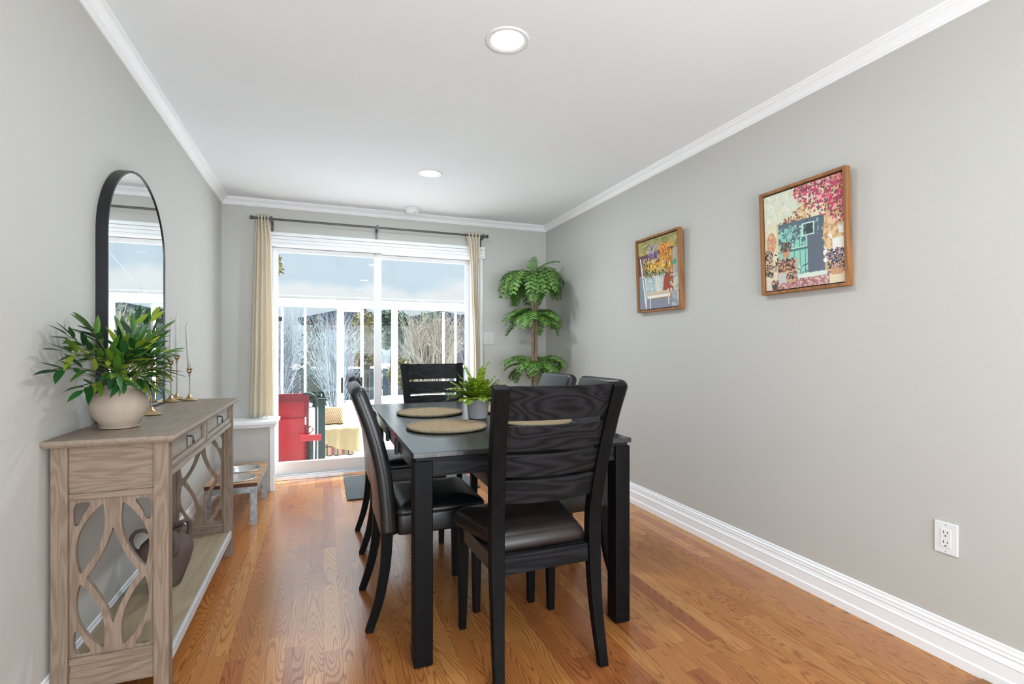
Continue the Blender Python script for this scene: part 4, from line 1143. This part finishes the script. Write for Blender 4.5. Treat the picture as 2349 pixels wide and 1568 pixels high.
MB().tube([(-.20, 5.66, .665), (-.13, 5.66, .665), (-.09, 5.66, .64), (-.072, 5.66, .58), (-.070, 5.66, .25), (-.075, 5.66, FLZ + .01)], .014, 10).build('handle_tube', M['dark_green'], t, smooth=True)
MB().box(-.185, 5.735, .33, -.170, 5.746, .41).build('white_sticker', M['plastic'], t)
MB().tube([(-.15, 5.70, .30), (-.12, 5.66, .33), (-.10, 5.66, .28), (-.14, 5.68, .24)], .010, 8).build('carriage_bolt', M['brass'], t, smooth=True)
t = thing('upright_board', 'dark green upright board beside the red snow blower', 'board', (-.02, 5.88, FLZ))
MB().box(-.055, 5.85, FLZ, .018, 5.91, .575).build('board', M['dark_green'], t, bevel=.004)
MB().box(-.06, 5.845, .575, .025, 5.915, .59).build('cap', M['dark_green'], t, bevel=.002)

# bench with blanket, cloth and cushion
t = thing('storage_bench', 'low white bench under blankets in the sunroom', 'bench', (.25, 6.50, FLZ))
MB().box(-.02, 6.28, FLZ + .28, .50, 6.72, FLZ + .31).build('seat', M['vinyl'], t, bevel=.003)
for x in (-.01, .46):
    for y in (6.29, 6.68): MB().box(x, y, FLZ, x + .03, y + .03, FLZ + .28).build('leg', M['vinyl'], t)
def drape(x0, x1, y0, y1, z, zb, m, amp, ph=0, n=40, slant=0.0):
    s = MB(); rg = []
    for j in range(26):
        v = j / 25; ring = []
        for i in range(n + 1):
            u = i / n; x = x0 + (x1 - x0) * u
            if v < .4: y = y1 + (y0 - y1) * v / .4; zz = z; k = 0
            else:
                k = (v - .4) / .6; y = y0 - .01 - .02 * k; zz = z + (zb - z + slant * (1 - u) ** 1.5) * k
            y -= amp * k * (math.sin(u * 16 + ph) + .5 * math.sin(u * 29)) + amp * k
            ring.append((x + .02 * k * math.sin(u * 9), y, zz + .004 * math.sin(u * 20)))
        rg.append(ring)
    return s.rings(rg, cap=False, closed=False), m
s, m = drape(-.03, .33, 6.27, 6.66, FLZ + .316, FLZ + .02, M['plaid'], .006); tag(center(s.build('blanket', m, smooth=True, solid=.004)), 'plaid blanket with dark grid lines hanging low on the sunroom bench', 'blanket')
s, m = drape(-.05, .40, 6.235, 6.68, FLZ + .336, FLZ + .06, M['cloth'], .016, 1.0, slant=.13); tag(center(s.build('throw', m, smooth=True, solid=.004)), 'beige cloth draped over the plaid blanket in the sunroom', 'cloth')
t = thing('cushion', 'small striped tan cushion leaning above the beige cloth', 'cushion', (.12, 6.55, FLZ + .34))
Mx = Matrix.Translation((.12, 6.58, FLZ + .352)) @ Matrix.Rotation(R(-18), 4, 'X')
b = MB().rbox(-.105, -.03, 0, .105, .03, .20, .028, 3, .02); b.v = [tuple(Mx @ Vector(p)) for p in b.v]; b.build('cover', M['cushion'], t, smooth=True)
b = MB().box(-.11, -.034, -.006, .11, .034, .006); b.v = [tuple(Mx @ Vector(p)) for p in b.v]; b.build('welt', M['cloth'], t)
t = thing('covered_table', 'white cloth covered table standing in the middle of the sunroom', 'table', (1.16, 6.98, FLZ))
s = MB(); rg = []
for ins, z in ((-.03, FLZ + .004), (-.01, FLZ + .30), (.0, FLZ + .58), (.006, FLZ + .60), (.05, FLZ + .605), (.3, FLZ + .605)):
    ring = []
    for k in range(72):
        a = 2 * PI * k / 72; c, s_ = math.cos(a), math.sin(a); q = (abs(c) ** 6 + abs(s_) ** 6) ** (-1 / 6)
        wv = 1 + (.02 * math.sin(a * 17) if z < FLZ + .5 else 0)
        ring.append((1.16 + (.50 - ins) * c * q * wv, 6.98 + (.36 - ins * .8) * s_ * q * wv, z))
    rg.append(ring)
s.rings(rg); s.build('table_cover', M['vinyl'], t, smooth=True, angle=60)

# fence, shrubs, trees, houses
t = thing('garden_fence', 'weathered grey board fence across the snowy garden', 'fence', (0, 13, 0))
b = MB(); rng = random.Random(3)
for i in range(110):
    x = -9 + i * .16; b.box(x, 13.0, -.15, x + .15, 13.03, .62 + .01 * (i % 3))
b.build('boards', M['fence'], t)
for z_ in (.10, .50): MB().box(-9, 13.03, z_, 8.6, 13.07, z_ + .08).build('rail', M['fence'], t)
for i in range(9): MB().box(-9 + i * 2.16, 12.95, -.15, -8.9 + i * 2.16, 13.05, .72).build('post', M['fence'], t)
MB().box(-9.05, 12.96, .625, 8.65, 13.08, .68).build('snow_cap', M['snow'], t, bevel=.02)

def shrub(x, y, w, h, n, m, label, seed, r0=.006, group='bare shrubs in the garden'):
    rg = random.Random(seed); b = MB(); z0 = -.2
    for _ in range(n):
        az = rg.uniform(0, 2 * PI); sp = rg.uniform(0, 1) ** .7; p = Vector((x + .1 * w * math.cos(az), y + .1 * w * math.sin(az), z0)); pts = [p]
        d = Vector((math.cos(az) * sp * w / h, math.sin(az) * sp * w / h * .5, 1)); L = h * rg.uniform(.75, 1.08)
        for i in range(7):
            d = d + Vector((rg.uniform(-.14, .14), rg.uniform(-.1, .1), .0)); p = p + d.normalized() * L / 7; pts.append(p)
        b.tube(pts, [r0 * (1.25 - i / 7) for i in range(8)], 3, cap=False)
        for _k in range(4):
            i = rg.randrange(2, 7); q = pts[i]; dd = Vector((rg.uniform(-1, 1), rg.uniform(-.6, .6), rg.uniform(.5, 1.4))).normalized(); l2 = L * rg.uniform(.12, .28)
            b.tube([q, q + dd * l2 * .5, q + dd * l2 + Vector((rg.uniform(-.04, .04), 0, .03))], [r0 * .6, r0 * .45, r0 * .2], 3, cap=False)
    o = b.build('bare_shrub', m); tag(o, label, 'shrub', group); center(o); return o
shrub(-.85, 10.9, .62, 2.05, 120, M['twig_grey'], 'grey bare shrub seen left of the sunroom\'s sliding sash', 1, .010)
shrub(.22, 9.9, .42, 1.95, 85, M['twig_grey'], 'grey bare shrub directly behind the sunroom\'s sliding sash', 2, .010)
shrub(2.05, 10.0, .62, 2.0, 230, M['twig'], 'dense straw-coloured bare shrub right of the thick sunroom post', 3, .011)
shrub(3.45, 11.0, .45, 1.9, 60, M['twig_grey'], 'grey bare shrub at the right edge of the sunroom windows', 4, .010)
def tree(x, y, h, cr, m, label, seed, n=1500, ls=.10, zc=None, name='tree', squash=1.0, group=None):
    rg = random.Random(seed); t = thing(name, label, 'tree', (x, y, -.2), 0, group)
    b = MB(); b.tube([(x, y, -.25), (x + .05, y, h * .5), (x, y, h * .85)], [.09, .06, .03], 8); b.build('trunk', M['bark_dark'], t, smooth=True)
    b = MB(); zc = zc or h - cr
    for _ in range(n):
        v = Vector((rg.gauss(0, 1), rg.gauss(0, 1), rg.gauss(0, 1))).normalized() * cr * rg.uniform(.45, 1) ** .5
        q = Vector((x, y, zc)) + Vector((v.x, v.y, v.z * squash))
        b.leaf(q, Vector((rg.uniform(-1, 1), rg.uniform(-1, 1), rg.uniform(-.9, .5))), Vector((rg.uniform(-1, 1), rg.uniform(-1, 1), 1)), ls * rg.uniform(.6, 1.3), ls * .5, .1, 3)
    b.build('foliage', m, t); return t
tree(1.58, 12.7, 2.6, .52, M['leaf_dark'], 'dark evergreen tree seen right of the patio door\'s centre frame', 8, 1500, .12, 1.62, squash=.95)
tree(.84, 11.2, 2.4, .38, M['leaf_autumn'], 'yellow-leaved tree seen left of the patio door\'s centre frame', 9, 1000, .09, 1.35, squash=1.7)
tree(1.62, 10.9, 1.2, .34, M['leaf_autumn'], 'low yellowish bush seen right of the patio door\'s centre frame', 10, 800, .09, .62, name='bush')
tree(-1.55, 16.5, 4.3, .42, M['leaf_autumn'], 'yellow-green treetop above the sunroom beam at the far left of the glass', 12, 700, .10, 3.62)
tree(-.15, 12.1, 2.2, .42, M['leaf_dark'], 'dark conical evergreen behind the grey bare shrubs', 13, 1500, .10, .85, squash=2.4)
tree(-1.45, 12.1, 2.1, .6, M['leaf_dark'], 'wide dark evergreen behind the leftmost grey bare shrub', 14, 1300, .11, .95, squash=1.6)
tree(2.9, 14.6, 2.5, .9, M['leaf_dark'], 'dark evergreen growing behind the straw-coloured shrub', 15, 1300, .13, 1.3)

def house(x0, x1, y, h, hr, wm, label, wins, name='house'):
    t = thing(name, label, 'house', ((x0 + x1) / 2, y + 2, -.2))
    MB().box(x0, y, -.2, x1, y + 5, h).build('wall', wm, t)
    b = MB(); xm = (x0 + x1) / 2; o_ = .3
    b.rings([[(x0 - o_, yy, h), (xm, yy, h + hr), (x1 + o_, yy, h), (x1 + o_, yy, h - .1), (x0 - o_, yy, h - .1)] for yy in (y - .3, y + 5.3)]); b.build('roof', M['shingle'], t)
    for (a, z0_, c, z1_) in wins:
        f = MB().box(a - .06, y - .04, z0_ - .06, c + .06, y - .001, z1_ + .06).build('window_frame', M['vinyl'], t)
        MB().box(a, y - .05, z0_, c, y - .02, z1_).build('pane', M['dark_glass'], f)
house(-.5, 1.9, 18.5, 2.15, .35, M['brick'], 'red brick house behind the garden fence', [(0.1, .9, .6, 1.7)])
house(3.0, 4.7, 17.5, 2.2, .25, M['mauve'], 'mauve brick house behind the straw-coloured shrub', [])
house(5.6, 8.6, 17.5, 2.5, .3, M['siding'], 'pale grey sided house at the far right of the view', [(5.75, 1.55, 6.3, 2.1), (5.75, .8, 6.3, 1.3)])
house(-7.5, -2.0, 18, 2.1, .3, M['siding'], 'pale grey sided house at the far left of the view', [(-4, .8, -3.2, 1.5)])

# ============================================================ LIGHT
W_ = bpy.data.worlds.new('sky'); SC.world = W_; W_.use_nodes = True; T = W_.node_tree; T.nodes.clear()
out = T.nodes.new('ShaderNodeOutputWorld'); bg = T.nodes.new('ShaderNodeBackground'); tc = T.nodes.new('ShaderNodeTexCoord')
sp = T.nodes.new('ShaderNodeSeparateXYZ'); T.links.new(tc.outputs['Generated'], sp.inputs[0])
def mth(op, a, b=None, clamp=False):
    n_ = T.nodes.new('ShaderNodeMath'); n_.operation = op; n_.use_clamp = clamp
    for i, x in enumerate((a, b)):
        if x is None: continue
        if isinstance(x, (int, float)): n_.inputs[i].default_value = x
        else: T.links.new(x, n_.inputs[i])
    return n_.outputs[0]
nz = T.nodes.new('ShaderNodeTexNoise'); nz.inputs['Scale'].default_value = 9; nz.inputs['Detail'].default_value = 5; T.links.new(tc.outputs['Generated'], nz.inputs['Vector'])
nz2 = T.nodes.new('ShaderNodeTexNoise'); nz2.inputs['Scale'].default_value = 2.2; nz2.inputs['Detail'].default_value = 4; T.links.new(tc.outputs['Generated'], nz2.inputs['Vector'])
h = mth('ADD', sp.outputs[2], mth('MULTIPLY', mth('SUBTRACT', nz.outputs['Fac'], .5), .13))
f = mth('DIVIDE', mth('SUBTRACT', h, .108), .022, True)
mx = T.nodes.new('ShaderNodeMix'); mx.data_type = 'RGBA'; T.links.new(f, mx.inputs[0])
mx.inputs[6].default_value = (.75, .755, .775, 1); mx.inputs[7].default_value = (.55, .64, .72, 1)
# unseen sky overhead raised above the visible part for more daylight indoors
g = mth('DIVIDE', mth('SUBTRACT', sp.outputs[2], .30), .35, True)
mx2 = T.nodes.new('ShaderNodeMix'); mx2.data_type = 'RGBA'; T.links.new(g, mx2.inputs[0]); T.links.new(mx.outputs[2], mx2.inputs[6]); mx2.inputs[7].default_value = (1, 1, 1, 1)
T.links.new(mx2.outputs[2], bg.inputs[0])
T.links.new(mth('ADD', 1.0, mth('MULTIPLY', g, 5.0)), bg.inputs[1]); T.links.new(bg.outputs[0], out.inputs[0])

def light(name, typ, loc, rot, energy, color=(1, 1, 1), **kw):
    L = bpy.data.lights.new(name, typ); L.energy = energy; L.color = color
    for k, v in kw.items(): setattr(L, k, v)
    o = bpy.data.objects.new(name, L); COL.objects.link(o); o.location = loc; o.rotation_euler = rot; return o
def aim(v): return Vector(v).to_track_quat('-Z', 'Y').to_euler()
light('sun', 'SUN', (5, 8, 8), aim((-.50, -.14, -.72)), 8, (1, .97, .92), angle=R(.6))
light('door_portal', 'AREA', (.475, 4.96, 1.02), aim((0, -1, 0)), 1, shape='RECTANGLE', size=1.8, size_y=2.0)
bpy.data.lights['door_portal'].cycles.is_portal = True
for nm, x, y, e in (('downlight_near', .697, 1.905, 9), ('downlight_far', .711, 3.556, 15), ('added_fill_rear', .70, .1, 4.5), ('added_fill_back', .70, -1.4, 3)):  # last two are added fill lamps behind the camera, without fixtures
    light(nm, 'AREA', (x, y, ZC - .012), aim((0, 0, -1)), e, (.82, .93, 1), shape='DISK', size=.13)
light('rear_fill', 'AREA', (.68, YR + .45, .95), aim((0, 1, .65)), 125, (.82, .94, 1), shape='RECTANGLE', size=2.6, size_y=1.7)  # added fill lamp inside the rear window, tilted up to brighten the ceiling

# ============================================================ CAMERA
cam = bpy.data.cameras.new('camera'); co = bpy.data.objects.new('camera', cam); COL.objects.link(co)
cam.sensor_width = 36; cam.lens = 1150 / 2349 * 36; cam.shift_y = 14 / 2349; cam.clip_start = .02; cam.clip_end = 200
co.location = (0, 0, 1.14); co.rotation_euler = (PI / 2, 0, -math.atan((1174.5 - 742) / 1150))
SC.camera = co
vs_ = SC.view_settings; vs_.view_transform = 'Standard'; vs_.look = 'None'; vs_.gamma = 1; vs_.exposure = .27; vs_.use_curve_mapping = False
cy = SC.cycles
cy.use_denoising = True
try: cy.denoiser = 'OPENIMAGEDENOISE'
except Exception: pass
cy.max_bounces = 10; cy.diffuse_bounces = 5; cy.glossy_bounces = 4; cy.transmission_bounces = 6; cy.transparent_max_bounces = 12
cy.sample_clamp_indirect = 6; cy.caustics_reflective = False; cy.caustics_refractive = False
